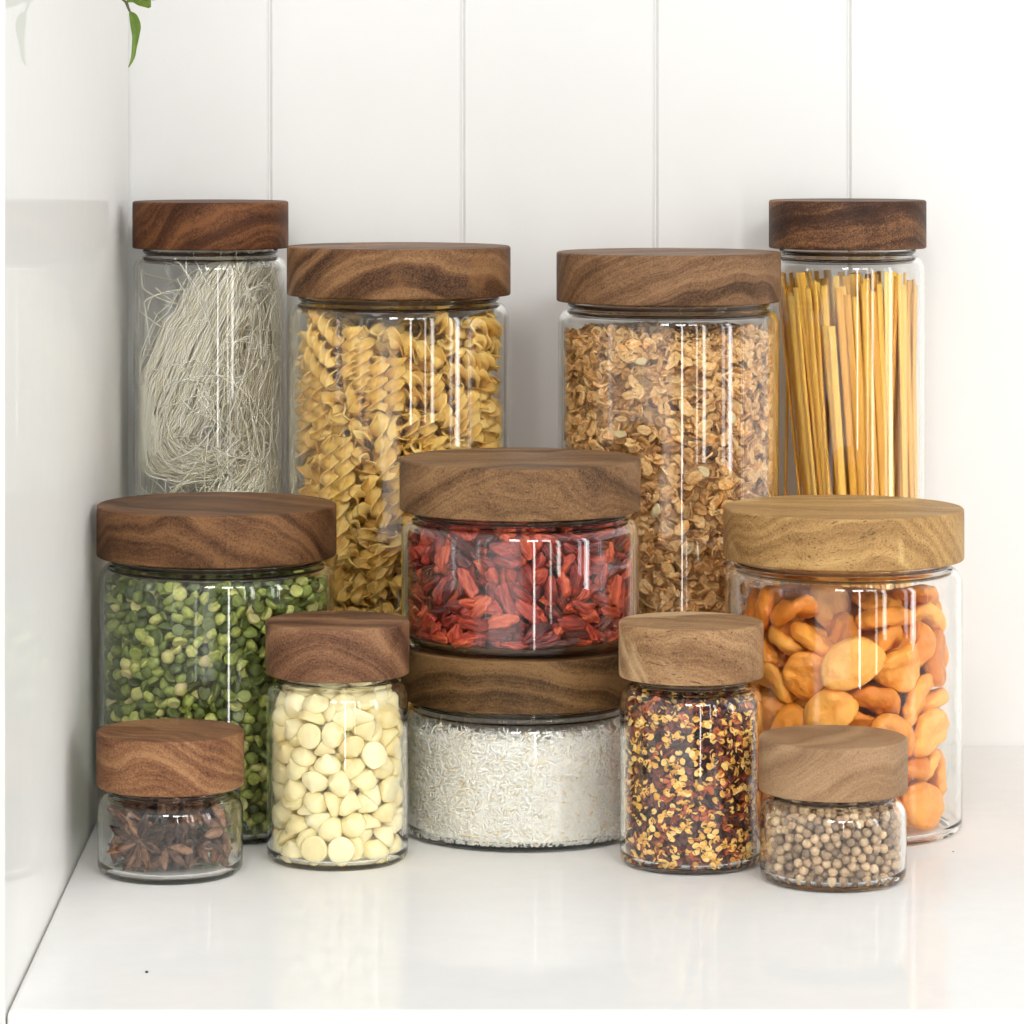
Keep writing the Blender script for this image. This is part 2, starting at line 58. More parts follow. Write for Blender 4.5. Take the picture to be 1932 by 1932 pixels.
DATA['goji']=[
-262,358,59,-16,-44,-41,323,105,30,-30,-82,-9,-244,310,34,-66,12,-20,-400,-41,23,-25,-87,15,376,-231,28,75,40,18,295,-329,73,20,-71,-9,299,329,38,-1,-45,54,-383,-200,23,-78,32,-5,307,265,30,-11,-9,-3,163,-396,23,-10,0,0,347,32,23,82,-21,-4,-266,-181,52,-29,-62,-8,
-437,63,24,53,-65,-14,-363,-140,24,8,13,60,414,154,35,-18,-3,-38,-42,316,25,33,3,5,-51,-329,28,-3,49,-70,-81,384,23,68,52,9,-171,-379,23,7,10,56,41,358,23,-54,-69,12,87,-434,33,34,-5,11,-429,-95,27,-34,-56,38,-328,-300,26,53,-26,-18,254,192,29,25,33,60,
-201,247,31,-58,-11,20,230,289,23,-43,77,-13,435,-72,26,26,-29,-44,-337,-256,69,36,47,26,406,97,25,12,42,67,-356,57,23,-3,-13,74,282,-154,23,-75,-40,7,384,217,44,-22,-9,-35,-179,322,24,-9,5,-15,-316,-70,48,-28,-9,-37,-310,-214,30,32,19,44,101,-331,23,81,-24,-4,
-365,1,25,61,-6,-3,287,-287,23,-9,7,-38,418,32,30,-36,-66,46,328,-193,23,10,2,12,-379,232,26,33,19,27,-147,369,26,-35,-59,38,226,382,32,-53,20,-2,226,-352,23,-2,93,-16,-16,-430,23,2,-14,-83,438,74,148,17,38,39,222,383,122,-46,-40,-68,-280,156,24,-12,-7,29,
-443,-36,68,-48,-43,35,51,441,26,3,53,74,-23,444,66,-32,-32,-23,385,-62,23,-9,-6,35,-316,283,28,-21,31,-43,50,-357,23,6,11,64,-112,-397,23,-10,5,-34,-235,-377,34,-57,9,-21,317,-243,54,-65,32,-7,123,404,25,-7,45,-73,-20,388,33,15,0,-68,-307,-124,25,32,-12,-19,
-61,-357,65,13,-76,-54,-134,-302,25,-61,-1,1,42,-332,66,-12,1,-9,-105,431,51,-52,-19,-15,167,-271,25,-32,-10,16,353,65,62,2,24,88,-419,141,58,-2,-50,-27,179,319,23,59,-64,-11,-199,392,62,-43,48,40,-34,-378,29,-35,-6,24,56,-441,79,11,61,-43,246,-210,58,45,-53,-43,
400,-135,41,-51,45,-1,354,156,52,24,38,-60,322,206,22,-82,18,-3,-267,-335,61,55,51,-37,-229,379,128,68,1,64,-338,-132,70,-47,-63,27,116,336,23,-35,82,-14,-195,-398,106,-12,-67,48,-394,-153,66,-26,-80,25,-130,383,67,15,11,67,-300,-202,94,52,29,53,391,123,80,-28,72,41,
-68,439,142,-36,-2,7,379,-231,87,-32,-21,26,241,214,134,47,-3,64,305,289,69,9,85,-6,219,-387,64,36,9,11,-425,82,88,-21,-38,-49,1,-404,63,0,10,34,327,-45,23,-6,5,-42,-116,-327,60,5,19,-79,-331,170,40,6,71,-35,41,443,113,-37,36,50,-394,-204,128,4,43,38,
-284,-270,44,-49,-10,36,308,-76,71,-45,47,-40,-354,120,40,67,-7,16,421,139,206,55,47,46,-275,234,25,32,13,20,202,-300,25,59,18,11,-336,286,75,42,-81,-23,-416,155,139,-58,3,53,-311,-86,112,-21,-4,-46,354,-145,56,-6,1,67,437,-66,74,52,-66,-14,225,-331,61,26,-84,34,
-249,-202,94,25,-29,50,225,254,66,-5,20,90,-391,111,113,22,-50,60,306,-276,89,-59,-2,-26,-174,408,189,4,-64,-41,410,86,96,20,-46,56,-227,-293,22,8,9,50,315,-178,68,-32,13,-21,-400,37,61,10,19,86,141,287,70,-12,49,19,171,-281,82,16,-73,39,-149,416,124,-28,13,-83,
-169,268,152,-30,-24,5,-78,-437,125,2,70,48,366,14,69,-2,89,-24,19,372,68,25,-37,-56,421,-139,117,-38,-43,-25,219,313,70,-26,83,34,-379,-231,88,40,-37,-5,-261,281,68,29,64,32,357,128,150,22,82,-31,-310,80,68,-32,-40,-29,-316,35,94,52,-4,53,204,358,172,-35,71,47,
-63,331,70,3,-20,-68,87,-389,62,-16,5,11,-90,-434,67,0,-50,70,-205,273,95,12,-47,55,-180,-308,67,-9,-9,16,-377,62,89,24,-68,10,283,170,80,-21,-55,-33,307,-216,103,25,-13,-21,439,71,219,55,-31,-39,113,428,71,-37,1,-5,-44,398,77,12,44,-74,432,-98,234,-4,43,-29,
-395,200,192,24,44,-7,236,-304,97,-17,-3,-51,-250,212,90,-51,-28,-20,-196,-257,48,67,3,-28,-9,333,107,7,26,76,-361,-34,67,-79,-18,2,-43,-317,103,-13,4,-5,122,-313,64,10,69,59,-212,338,76,-70,-10,19,-325,-296,232,-33,27,52,110,370,59,15,-3,13,-328,-296,151,4,17,65,
-408,-100,86,34,-61,37,-156,309,123,27,5,80,64,315,67,57,2,0,-78,-400,95,-15,-74,45,310,222,66,-13,89,-18,151,-375,89,68,50,20,-355,59,182,7,-56,71,377,-49,66,-26,74,-24,-443,28,140,58,-6,61,318,-310,200,32,20,17,-210,-272,107,10,-85,8,-243,332,136,-73,21,13,
395,-203,209,15,45,-22,2,-402,108,-1,14,43,320,-146,120,57,-5,-32,-150,304,67,19,-21,81,-381,182,71,50,-42,-26,132,418,164,32,4,-21,256,-239,111,9,19,52,198,-397,115,-16,47,-69,-169,-375,70,14,3,-14,362,39,107,-8,85,-32,47,-364,111,13,-11,-39,-156,356,102,33,72,50,
-328,300,127,54,24,20,188,382,85,13,-26,51,9,411,140,-39,-63,-13,247,311,115,-38,-77,-23,-349,-163,139,-16,-25,-59,403,165,133,-20,9,66,-30,362,386,22,-9,-39,-442,-35,427,43,-31,-43,199,-278,121,5,4,38,443,25,104,-64,-26,59,103,-383,108,-26,-36,54,-11,-381,178,-45,-43,10,
397,-171,148,38,15,-70,-385,71,143,-4,8,0,-100,402,179,-3,-48,34,166,344,97,26,24,-50,-286,-320,115,-12,-5,-35,-89,352,109,-55,34,-34,81,406,109,-31,63,-4,-59,-314,159,-15,-14,-9,-304,259,126,-32,66,-52,-342,-210,111,58,-40,-7,-296,140,98,34,17,14,293,333,123,32,66,52,
278,-167,165,-56,-7,-52,-403,-150,140,66,22,-38,-212,-303,479,-21,3,6,335,95,104,-31,72,-23,350,-17,109,-11,59,-55,45,-314,231,-40,35,58,-362,18,150,0,73,-50,-13,342,475,-54,-8,1,135,-401,154,-9,-22,-59,-134,-312,109,-46,-75,-11,-45,317,157,-7,-18,-85,237,-237,156,-69,-54,2,
-157,-366,120,-10,4,66,19,-443,163,17,-60,43,-321,231,62,-32,77,27,440,-63,137,-33,-42,14,155,415,229,-24,33,12,-315,315,256,-56,24,63,-121,344,144,27,34,39,-163,-413,180,-5,58,35,-377,-233,281,54,53,-53,86,-308,140,32,42,-49,-62,-439,216,36,-35,52,-71,353,187,7,-77,-48,
-51,391,128,76,-34,18,64,311,134,18,-45,61,363,-253,142,-2,-19,-63,362,253,111,22,5,-30,277,-343,131,-79,-24,19,357,-109,97,12,-6,-34,180,293,138,-48,28,-65,-311,193,98,18,-18,-64,123,375,106,72,49,19,378,-70,150,-72,20,-15,169,-270,161,5,47,-55,-160,367,173,47,-10,21,
-359,203,109,50,-70,1,30,-359,152,18,-15,-53,-362,-70,107,-61,62,-7,-401,-4,424,29,35,46,-237,-315,88,52,-45,9,199,-369,157,58,44,3,263,137,456,50,-58,-27,391,211,166,27,55,31,-63,-440,365,9,52,75,-343,187,155,-56,-9,18,-48,415,185,24,31,71,-222,-314,141,2,-88,9,
78,-392,150,-24,28,-36,331,286,419,-55,-1,-68,-426,85,199,37,34,5,402,-47,116,-48,64,10,293,-251,142,61,-50,-14,45,-399,191,-47,-65,13,-281,-238,119,73,-35,-44,116,311,151,15,21,0,42,351,125,36,16,-19,-94,-354,130,12,15,-9,329,51,187,-45,-42,-6,-32,319,216,0,-68,-13,
24,-443,296,24,-49,35,220,257,112,5,40,-85,371,-240,229,34,35,-43,-244,-211,186,17,-40,23,143,-328,134,-4,-22,-5,319,145,91,45,15,32,-401,7,195,14,-90,21,342,-104,140,84,-27,-1,-399,-2,100,12,-69,-43,103,370,147,-6,-24,81,340,238,365,-34,66,33,170,-162,477,-81,-41,4,
-358,-82,482,6,-27,73,307,233,113,36,40,33,425,132,381,-3,-42,29,-308,-247,193,-20,-60,-9,132,-386,219,69,-19,-35,272,350,298,41,3,-29,-403,-95,404,-21,13,-67,-285,-175,175,61,-49,47,278,197,307,29,40,18,-283,251,169,-37,-64,-15,52,400,186,6,-7,45,-341,111,148,-20,4,-19,
-317,-40,138,-64,34,-46,362,-113,188,-61,-14,2,-132,423,310,50,26,-20,118,-428,257,-34,39,34,-23,-358,138,10,-1,33,-7,-443,241,-23,-46,-65,307,84,234,23,51,15,369,164,486,-10,4,2,-267,-299,216,-44,-21,-37,280,-231,428,-22,-14,17,-375,-60,168,23,-5,72,-443,26,274,64,-27,-58,
225,243,223,-7,68,33,308,90,152,27,-5,-43,-224,255,162,12,-23,-49,-410,-48,129,-31,77,19,302,326,343,27,65,48,-284,173,140,-33,-9,13,247,-364,186,82,30,-9,411,-31,233,31,-25,-50,-188,-265,151,-13,-5,-27,-341,269,174,-9,13,-57,283,-227,191,-41,19,-15,312,311,195,36,27,-45,
336,-184,149,35,12,-35,-397,141,215,1,25,-3,355,185,152,45,-46,1,-287,321,191,63,26,60,-197,-356,158,25,-64,-54,-401,-101,148,48,-7,-15,254,-300,177,15,0,12,-116,-329,185,61,-50,17,-343,-230,173,-72,-32,34,379,62,157,25,47,61,-20,-418,297,23,29,14,232,272,159,-41,-10,14,
-25,443,220,-16,-49,-69,368,105,199,-2,-1,-18,335,261,176,-17,41,65,-313,-317,359,12,-46,12,-442,-43,178,-57,26,-55,-193,311,192,-23,-26,53,-243,-370,369,34,4,-26,246,326,172,-7,61,-58,322,-307,291,-58,21,67,-295,135,187,-36,-13,22,105,-376,185,-19,5,-62,-363,-222,441,16,-25,67,
341,-209,192,-44,-40,-16,-403,159,438,-29,70,-22,239,241,457,-9,54,48,-243,341,195,43,20,50,-380,232,401,6,45,0,13,369,210,-48,27,-40,-67,-377,171,-34,61,28,265,-183,248,-7,-19,29,-282,-255,235,-3,27,9,86,-338,221,-16,23,-58,46,441,287,21,57,-51,267,232,196,51,40,17,
225,356,428,-61,38,-4,-340,170,294,11,18,10,311,-155,232,-18,-14,-32,-391,-175,215,-2,-38,62,-276,241,465,2,64,-10,-391,99,231,-65,14,26,325,-246,236,-24,-29,53,-116,-403,170,-10,-28,60,-274,284,234,32,9,47,390,-152,214,-13,-28,-3,160,-336,198,-11,5,62,-399,-127,192,20,43,70,
246,339,225,-18,35,83,-416,-122,496,28,51,47,-359,-254,243,-30,4,66,296,210,160,35,69,15,144,-298,233,1,-37,-48,102,393,202,17,-7,42,45,-360,260,72,-7,33,-47,314,299,-25,-43,-55,-110,-413,241,-17,-38,-48,-381,229,243,-54,49,-60,61,348,215,-31,58,-17,377,-6,161,1,-12,-28,
117,-303,295,-9,-31,-2,373,212,223,-27,-28,-19,-322,-49,483,-38,-34,-76,-113,302,211,18,-73,55,-272,-301,294,60,54,-5,-322,50,466,-77,26,-12,-336,75,233,20,21,-1,15,429,354,-22,70,-56,281,155,203,38,54,-32,-254,211,208,-3,64,-12,143,-382,464,3,6,-7,-191,-379,203,74,2,6,
328,-13,427,-6,58,-1,443,-8,290,60,32,52,26,-199,493,-89,-14,-2,-238,-338,188,-24,-7,4,-321,10,207,-7,42,-31,268,-264,220,19,-22,-7,316,287,262,55,-29,-70,-213,374,499,-9,85,26,291,-254,289,40,53,-4,-231,-232,285,-14,56,24,342,172,213,-85,21,-11,-317,-142,209,-48,70,21,
-397,-117,240,-87,21,5,428,110,437,45,48,45,-155,317,264,56,30,-21,-316,228,207,52,67,26,362,257,253,-3,46,39,-201,-250,226,0,-39,-7,154,-361,261,-76,-27,28,145,339,188,8,4,47,326,-22,181,50,-71,-33,222,170,461,-53,-22,45,-164,413,265,36,-46,45,40,315,266,-27,-46,-70,
-219,-387,279,40,20,-31,-443,-36,324,42,45,30,-42,-317,215,78,-11,11,78,-405,251,41,-28,-65,-402,-12,295,-10,-6,-48,376,114,307,36,-8,-73,105,385,282,-4,-23,39,-156,-378,253,45,-61,2,-163,-379,480,-30,-1,-12,-376,-23,225,-28,-71,-38,-70,-403,294,-45,-24,-51,-230,335,243,8,-17,57,
308,-78,210,-17,49,-10,111,342,222,-55,70,22,357,-249,308,-43,-28,-6,364,-39,203,-28,-35,19,-148,-295,209,91,-14,15,223,-340,221,79,-35,18,-346,162,210,11,24,46,215,376,240,-60,-12,-24,167,-412,268,-55,17,47,-334,-108,179,-67,16,6,407,161,287,50,25,-73,-291,-335,234,39,-36,17,
-395,41,240,72,-18,-20,-104,308,288,51,-38,52,220,-247,315,24,3,-63,322,10,315,5,-46,-4,-338,-107,267,30,-82,9,234,291,207,-4,86,10,439,-46,197,18,-6,-50,254,-310,239,-33,-76,38,-235,-275,176,9,-33,-16,-314,-46,227,39,23,54,-370,167,257,3,-27,-58,335,152,255,-61,-67,-5,
339,17,237,70,53,16,-10,-400,227,7,72,-51,-185,367,234,-32,-71,-13,290,-320,407,-19,88,-4,-289,154,235,-33,-24,37,163,354,244,-58,46,17,214,-389,280,-51,23,55,-68,405,236,40,0,-11,-301,135,299,58,28,-8,400,28,196,1,15,-20,229,336,335,19,59,48,-239,374,392,55,18,11,
-379,-73,229,-20,-91,-6,352,-111,237,46,-41,-26,285,174,261,24,44,15,-120,-400,299,-12,-27,-43,162,276,273,45,20,-30,-316,-182,236,-80,-19,8,127,300,244,23,18,-17,-381,-230,360,-50,-9,-47,441,52,285,-10,-47,15,-184,-320,243,-29,51,-39,-443,16,391,-15,-38,29,187,-256,249,48,28,-7,
-196,259,230,21,26,-75,369,-202,299,-24,63,65,-48,-316,280,42,15,-82,402,114,269,15,-26,3,-255,-189,296,51,31,-52,-285,-143,298,51,32,-53,-73,-406,404,38,12,0,334,-68,288,-33,-56,41,321,232,237,30,35,-36,393,-120,420,8,-4,34,-267,201,283,43,-51,11,-415,73,326,0,-61,21,
183,404,301,-7,-48,65,-205,384,328,24,-32,11,-347,118,274,-43,47,-57,381,229,328,-51,30,-22,-237,-345,266,63,-19,-64,246,-263,269,10,25,54,227,330,283,-16,-18,69,-360,-17,270,22,23,38,-124,-286,501,-28,0,12,-315,265,266,-3,67,40,-103,367,236,10,14,86,443,26,382,46,42,34,
234,289,252,-8,15,79,-418,-60,271,-2,10,67,183,-387,345,18,62,-12,-314,-211,275,8,20,-2,65,425,244,-1,-14,5,-407,178,315,-56,48,59,66,-417,306,-1,52,46,-165,-382,316,-72,-30,42,350,192,299,4,7,-36,389,-38,299,87,-18,-1,143,324,290,26,-10,87,404,-153,295,29,24,-63,
-203,-345,329,57,-2,68,217,-331,270,81,-29,1,-352,226,288,78,4,-30,-312,66,275,-13,-7,41,122,-387,324,56,63,-17,212,268,291,61,34,48,-342,-279,390,-38,32,44,-421,-134,278,-57,49,3,-149,370,281,-77,-20,-3,11,-346,286,78,-36,28,23,385,256,32,77,20,399,63,280,60,15,67,
-104,-310,282,33,10,-81,-246,296,284,71,8,-11,-19,357,270,35,41,-35,276,-199,292,-3,4,-84,-333,62,317,-15,69,-26,172,-301,310,-13,-27,37,51,-423,360,-41,-23,75,-411,127,325,17,24,-30,311,98,295,41,41,26,-57,441,294,52,18,-16,-33,439,417,38,23,-7,272,-177,356,-28,35,43,
-341,255,461,45,42,26,239,212,287,-3,-52,14,257,-319,313,16,-8,-7,430,-109,385,44,40,22,-361,-173,280,-35,2,16,-68,-357,245,39,-10,-6,-319,-193,341,36,30,-12,-53,441,363,35,28,-16,284,-318,362,17,0,8,-258,-358,474,-42,-64,-54,-63,-359,298,51,-10,-2,396,198,382,-39,41,-7,
-236,244,277,43,-51,10,-287,-251,492,-38,23,-3,-402,19,338,70,-13,-21,380,-71,260,-34,19,-31,14,399,304,-44,35,-25,289,266,320,-19,58,56,-411,105,386,-59,-1,32,-341,159,344,-10,9,2,249,-369,357,33,39,-24,-237,341,296,6,90,-2,226,56,477,17,21,47,437,-56,338,11,6,43,
172,302,334,-50,-12,42,395,-201,416,37,15,34,-173,-272,310,21,-37,59,366,29,282,74,-40,-25,394,-93,311,74,-9,-21,306,85,346,27,-29,-32,253,228,370,24,-56,46,299,-217,344,24,3,-75,-61,381,279,39,11,19,28,-320,333,-15,16,10,-326,-120,335,14,32,-58,-137,-327,316,-13,31,74,
-393,-13,469,3,-9,69,15,320,339,57,-6,-4,-393,-134,316,-13,9,-60,-319,270,319,-11,69,40,-47,-327,396,8,-10,75,-332,-73,310,18,-4,-22,346,-36,339,9,-17,-78,-122,352,320,-8,-82,-39,140,340,339,38,-68,-15,-322,302,365,-73,-35,6,90,-338,437,27,-6,-6,120,397,424,-69,-15,21,
127,-337,362,56,10,-33,321,-165,324,61,-26,0,420,45,470,7,16,65,-381,153,400,37,74,0,-329,215,326,-79,-8,31,-318,80,406,40,-4,62,-107,-369,407,-9,-48,-31,67,354,300,-18,-14,47,82,-343,336,18,8,35,-361,-76,351,-76,-12,-4,-101,409,353,-32,-65,-18,337,-261,367,-10,-31,-17,
74,-230,473,24,1,22,-211,263,312,-30,21,8,323,-126,273,-62,25,-28,407,38,334,-56,57,40,-305,-257,307,31,-82,-9,288,320,397,47,38,56,351,165,340,-44,-43,11,-222,-286,279,-73,19,-49,339,-118,326,16,-6,-18,-323,-14,302,-38,-57,0,369,198,450,33,13,-15,7,237,476,-18,5,44,
195,-340,345,41,15,-26,364,18,378,-8,8,-55,357,-200,461,32,-81,-14,-160,-412,449,-30,1,-15,-122,-395,352,-25,4,22,163,413,358,57,-4,-20,-116,158,495,90,13,7,-87,363,484,55,54,-17,-432,-100,365,45,48,41,350,-94,367,-9,3,-7,-46,376,337,-38,39,-55,-257,-257,344,-11,48,-49,
105,371,339,34,26,24,414,-110,469,34,34,48,124,-424,393,15,-70,20,-257,288,455,-88,5,-17,371,27,430,-67,-62,-23,181,63,498,-50,-56,25,243,-283,346,-16,76,-43,-5,-392,355,-43,-36,52,224,267,348,5,32,-76,-247,-316,348,-32,-14,15,-265,344,338,-36,76,-1,-259,-198,383,66,-27,5,
357,61,337,61,66,16,292,308,462,-6,61,-12,-313,-11,446,-7,44,79,-382,-29,364,12,17,-1,67,398,345,-32,65,-24,203,303,424,-89,26,-10,-56,-353,351,38,-35,-29,396,-180,362,4,-14,-49,84,-377,376,-13,-37,43,-22,-406,500,-33,4,-6,-310,-240,359,-47,-14,-15,-232,377,448,23,-70,-57,
367,143,443,44,64,-50,-294,228,355,29,23,-4,63,311,385,7,51,72,-378,-175,351,-10,-63,-33,144,390,500,32,63,48,100,-427,461,-15,7,5,412,-5,447,14,20,0,-332,107,367,20,-81,10,-209,-244,478,4,3,-12,-151,285,342,-26,-45,-17,-214,-261,391,-12,-44,-76,-159,-320,356,-20,-15,42,
17,383,377,38,-13,45,-195,-360,518,-21,-4,-15,72,401,401,-38,-39,10,16,-423,426,10,-37,48,-326,-4,374,51,65,2,-135,381,374,-56,27,-3,-282,297,398,25,3,-40,118,-252,461,47,9,17,-111,-193,485,-4,30,81,166,412,469,10,67,45,-38,-382,442,3,-52,-46,-142,393,466,-1,20,-15,
25,-319,394,-37,17,20,-371,71,345,69,55,-26,-243,-2,481,50,-45,-9,-248,-193,434,-68,27,-20,62,234,477,49,-50,7,209,-257,448,-5,-7,-5,-240,173,446,45,69,-6,379,130,376,48,50,43,-344,-249,472,-18,-71,-32,442,-52,446,-6,-45,-17,275,-134,474,-22,-12,-77,211,-179,455,-81,-41,4,
140,187,479,12,-32,85,172,270,400,-16,-72,19,-276,78,472,-20,-20,-35,29,-369,388,-65,-2,58,96,283,466,23,13,-19,-49,-441,422,34,14,-15,-188,-335,441,69,-5,-6,344,225,421,-61,48,52,-365,-136,419,-25,63,56,313,-131,410,-68,-19,5,-27,-443,473,9,-51,73,-64,-359,484,-11,76,49,
-78,430,482,-12,-7,-2,-126,-233,503,1,58,64,-135,314,445,34,-6,-58,-191,-36,499,32,41,41,-92,-149,506,-10,-32,78,305,188,364,-16,40,-16,-358,-198,492,13,-72,26,-118,261,465,7,-2,86,-311,-166,515,30,-1,0,333,118,383,-64,55,-3,272,261,400,-46,4,-7,-311,-139,392,-49,44,61,
-339,-143,476,20,-5,15,79,414,470,-37,9,-29,-178,-159,499,-53,55,-36,-357,-114,376,83,20,25,-100,401,408,77,-27,-31,-201,-276,437,-3,4,-82,329,-146,366,-75,23,-21,300,219,443,50,55,39,137,146,499,-9,-76,-35,-125,-179,532,-32,-83,11,-71,-335,445,24,-14,51,-200,-271,516,-4,83,-28,
-334,266,412,24,-32,-44,279,67,470,-34,-31,22,-136,-339,501,17,51,-71,402,-30,379,27,-2,-53,-170,318,493,-13,-6,34,-215,-380,405,-23,-70,11,128,-378,402,43,26,-15,-68,297,488,2,84,-36,-207,231,446,-72,8,-11,257,-191,435,-22,-13,20,-409,-173,433,39,28,60,277,165,410,-45,-70,15,
-288,-284,413,45,35,-51,270,-348,447,13,-14,-74,26,415,495,69,-33,-3,225,372,383,35,-9,-25,38,352,418,-59,8,-2,356,-67,401,5,13,88,343,30,491,10,-62,56,167,-277,368,15,-80,-19,-239,225,362,-16,44,-33,-86,314,379,25,-17,4,-194,50,496,21,71,-46,209,315,378,-3,15,84,
4,-294,451,-70,1,9,-261,-92,459,54,-60,-26,-203,-177,459,33,70,29,161,303,458,-54,-73,-20,389,79,411,-8,-19,63,-286,-227,421,32,75,-23,-104,208,478,7,-4,-86,-342,27,411,-90,-18,-21,-204,192,482,46,-21,-33,-223,-310,399,61,11,-3,256,333,480,29,-50,-13,53,-394,447,-62,23,40,
350,-104,453,40,79,-31,72,-304,482,-42,14,-11,154,230,457,-46,10,-1,-185,322,345,-78,-22,-19,-388,85,427,-55,52,22,342,-182,420,31,-2,-45,169,369,405,-13,42,6,-200,271,427,8,80,30,191,-372,407,69,36,-10,370,-50,448,16,-66,33,19,-342,465,-88,3,-6,309,125,446,-72,-54,-13,
-105,-262,454,-87,23,5,256,-23,469,25,-87,3,-402,-82,450,19,23,84,-193,282,376,51,25,47,-31,292,446,50,-63,6,286,-260,389,-38,84,-6,-48,371,441,18,-22,27,-219,-106,487,-5,-8,-47,-191,102,488,2,62,-53,-39,-244,471,-65,10,-3,-257,330,475,15,69,-53,-326,161,389,9,26,67,
209,322,467,-8,-4,59,-157,-379,402,-4,-1,-41,32,443,418,29,-41,61,229,-234,387,22,-64,65,-262,160,486,54,43,21,172,-317,472,73,-53,6,-276,188,380,23,-8,49,-305,-321,450,36,50,65,122,359,386,-2,-4,-37,183,-330,428,11,72,-46,-318,179,476,23,-79,16,-229,327,372,-6,48,-52,
-293,145,439,29,30,-1,23,391,454,-8,5,80,329,57,407,-39,64,-2,143,-290,427,19,-71,49,-164,366,413,32,40,56,-335,-172,423,-50,-23,-11,323,56,455,77,42,23,56,309,439,7,-19,86,-273,-184,472,20,-15,-60,-138,-297,432,-25,-26,-31,103,340,454,-30,-8,-83,-339,-55,419,-19,1,66,
-95,322,427,9,-21,-26,331,-260,434,80,15,12,228,-301,414,-74,-9,-33,-213,322,436,-21,-29,85,-111,-313,376,-39,-17,-57,-335,171,437,30,-69,-13,271,-74,453,29,-70,-23,-392,50,459,-6,10,-19]
DATA['apricot']=[
337,55,49,6,-2,-21,37,-335,49,-5,3,-28,167,299,57,-69,51,3,-139,24,49,4,-4,-46,337,239,130,54,10,-48,-304,-186,49,-5,3,-32,29,-88,57,-50,79,13,-64,243,49,-5,2,-19,327,-253,113,-51,-20,24,-130,-335,96,-8,-20,-14,117,125,68,-71,-43,-9,-284,186,59,-8,86,5,
-192,366,110,-7,54,-59,-209,-145,111,87,-27,-10,-337,48,82,-44,-75,-32,185,-211,59,14,-85,10,1,338,137,12,-2,57,-189,16,161,-2,12,28,413,-4,192,43,39,36,146,322,171,-88,25,19,108,-336,150,6,-18,84,260,-41,88,-71,10,-21,-379,-81,152,-61,42,-30,-35,-151,148,69,-63,-2,
-253,222,165,-89,-1,-8,-5,158,153,-70,-50,-16,302,119,192,11,-28,-4,-237,-269,193,9,3,74,178,-150,141,-7,9,72,-128,-316,247,29,-75,-2,326,-78,240,20,-16,-31,-63,357,250,-21,85,20,157,348,302,8,-31,72,244,-275,258,77,27,9,-335,75,228,76,-44,13,135,14,161,-13,-4,23,
-306,-147,282,-4,7,-6,223,139,250,-24,-11,61,67,-242,251,-16,3,39,-116,106,227,77,-48,-11,354,-205,403,52,21,26,43,-409,272,52,-3,10,-67,-116,242,7,-12,-87,-64,404,420,-54,8,15,-243,266,269,-4,-11,18,86,70,244,19,-10,-66,-52,-347,361,-10,19,60,-369,184,347,-34,-34,16,
166,-353,404,43,-63,43,-383,-39,396,65,46,-46,-20,220,294,-87,-16,7,187,-82,314,-25,64,-45,-107,-398,523,19,56,-72,314,256,372,-47,31,-9,230,-187,354,45,38,-1,-12,15,309,13,90,1,378,29,388,19,-18,-51,-247,-290,412,33,-53,31,-120,-140,333,31,83,2,-231,91,328,-14,90,-2,
157,217,367,-7,-15,39,349,-72,486,81,9,27,141,370,483,-50,-5,-10,308,113,433,82,4,39,-298,-195,438,-23,-33,-61,-52,45,402,-87,-25,-7,30,-297,426,62,38,-16,-128,-62,450,15,13,-69,-328,45,446,-12,14,-12,393,-130,695,6,46,-4,331,247,581,11,49,45,-189,266,378,78,-44,-1,
40,244,409,14,82,2,-303,246,508,-13,33,-58,166,45,417,22,76,18,96,-346,552,-11,13,13,-18,159,496,55,-76,3,-195,155,477,14,9,25,83,-127,415,84,-32,18,178,223,510,5,8,-17,-117,-179,539,-16,16,91,-67,-231,472,-3,79,-31,288,-260,546,-21,57,-27,-269,-15,536,-52,-70,-1,
-41,334,559,-2,-3,65,89,-16,489,-4,-5,32,-233,334,655,-57,-5,25,276,97,558,-50,-75,-23,9,-30,575,-1,91,-15,-413,14,634,-43,-37,38,155,298,620,-69,-63,-9,-320,-203,609,24,15,67,127,-206,568,23,88,-19,-10,121,611,86,21,-10,-339,154,656,82,10,-43,-168,190,597,0,21,-47,
266,315,771,-52,16,-18,211,-348,694,-2,64,-43,-166,-330,648,-6,-48,-70,408,62,701,-61,-5,-61,-11,330,664,-67,-59,-8,48,-251,667,23,81,5,266,-51,573,7,-18,30,-223,15,624,11,11,11,176,168,677,2,23,-73,-293,216,770,8,24,-9,-169,-178,644,-10,5,24,235,-106,656,6,-18,-6,
-125,367,785,27,7,8,-185,-24,710,12,10,37,134,-46,695,3,-18,-31,65,323,749,-66,-46,4,-11,-413,716,-13,63,53,267,-212,760,-14,67,37,-80,173,712,-31,-84,2,-9,-83,703,48,62,8,106,126,952,2,3,9,68,95,766,-48,-78,2,-104,-21,786,0,4,-41,277,30,743,-20,5,-36,
-147,346,939,-20,85,-28,127,-286,785,30,77,3,-33,-251,784,-35,46,-7,48,347,858,17,-86,-21,-346,-126,729,15,15,48,114,-122,825,39,-83,18,-271,25,819,-22,0,81,252,148,800,80,-10,-1,-113,199,813,88,-18,7,69,46,858,-4,-6,28,-406,63,850,43,-25,-55,342,-73,856,64,-53,6,
-274,-213,781,62,-56,-28,149,-316,893,-17,90,-7,-356,-98,903,47,32,28,-118,65,915,-6,22,-35,25,250,919,25,-87,-23,384,139,902,12,40,35,143,-100,926,-66,-60,5,-244,-253,917,48,72,-1,-68,-75,930,34,-24,48,223,251,885,-2,-10,17,-237,193,890,-90,-5,0,-173,-293,802,17,10,56,
308,4,932,-17,-1,-29]
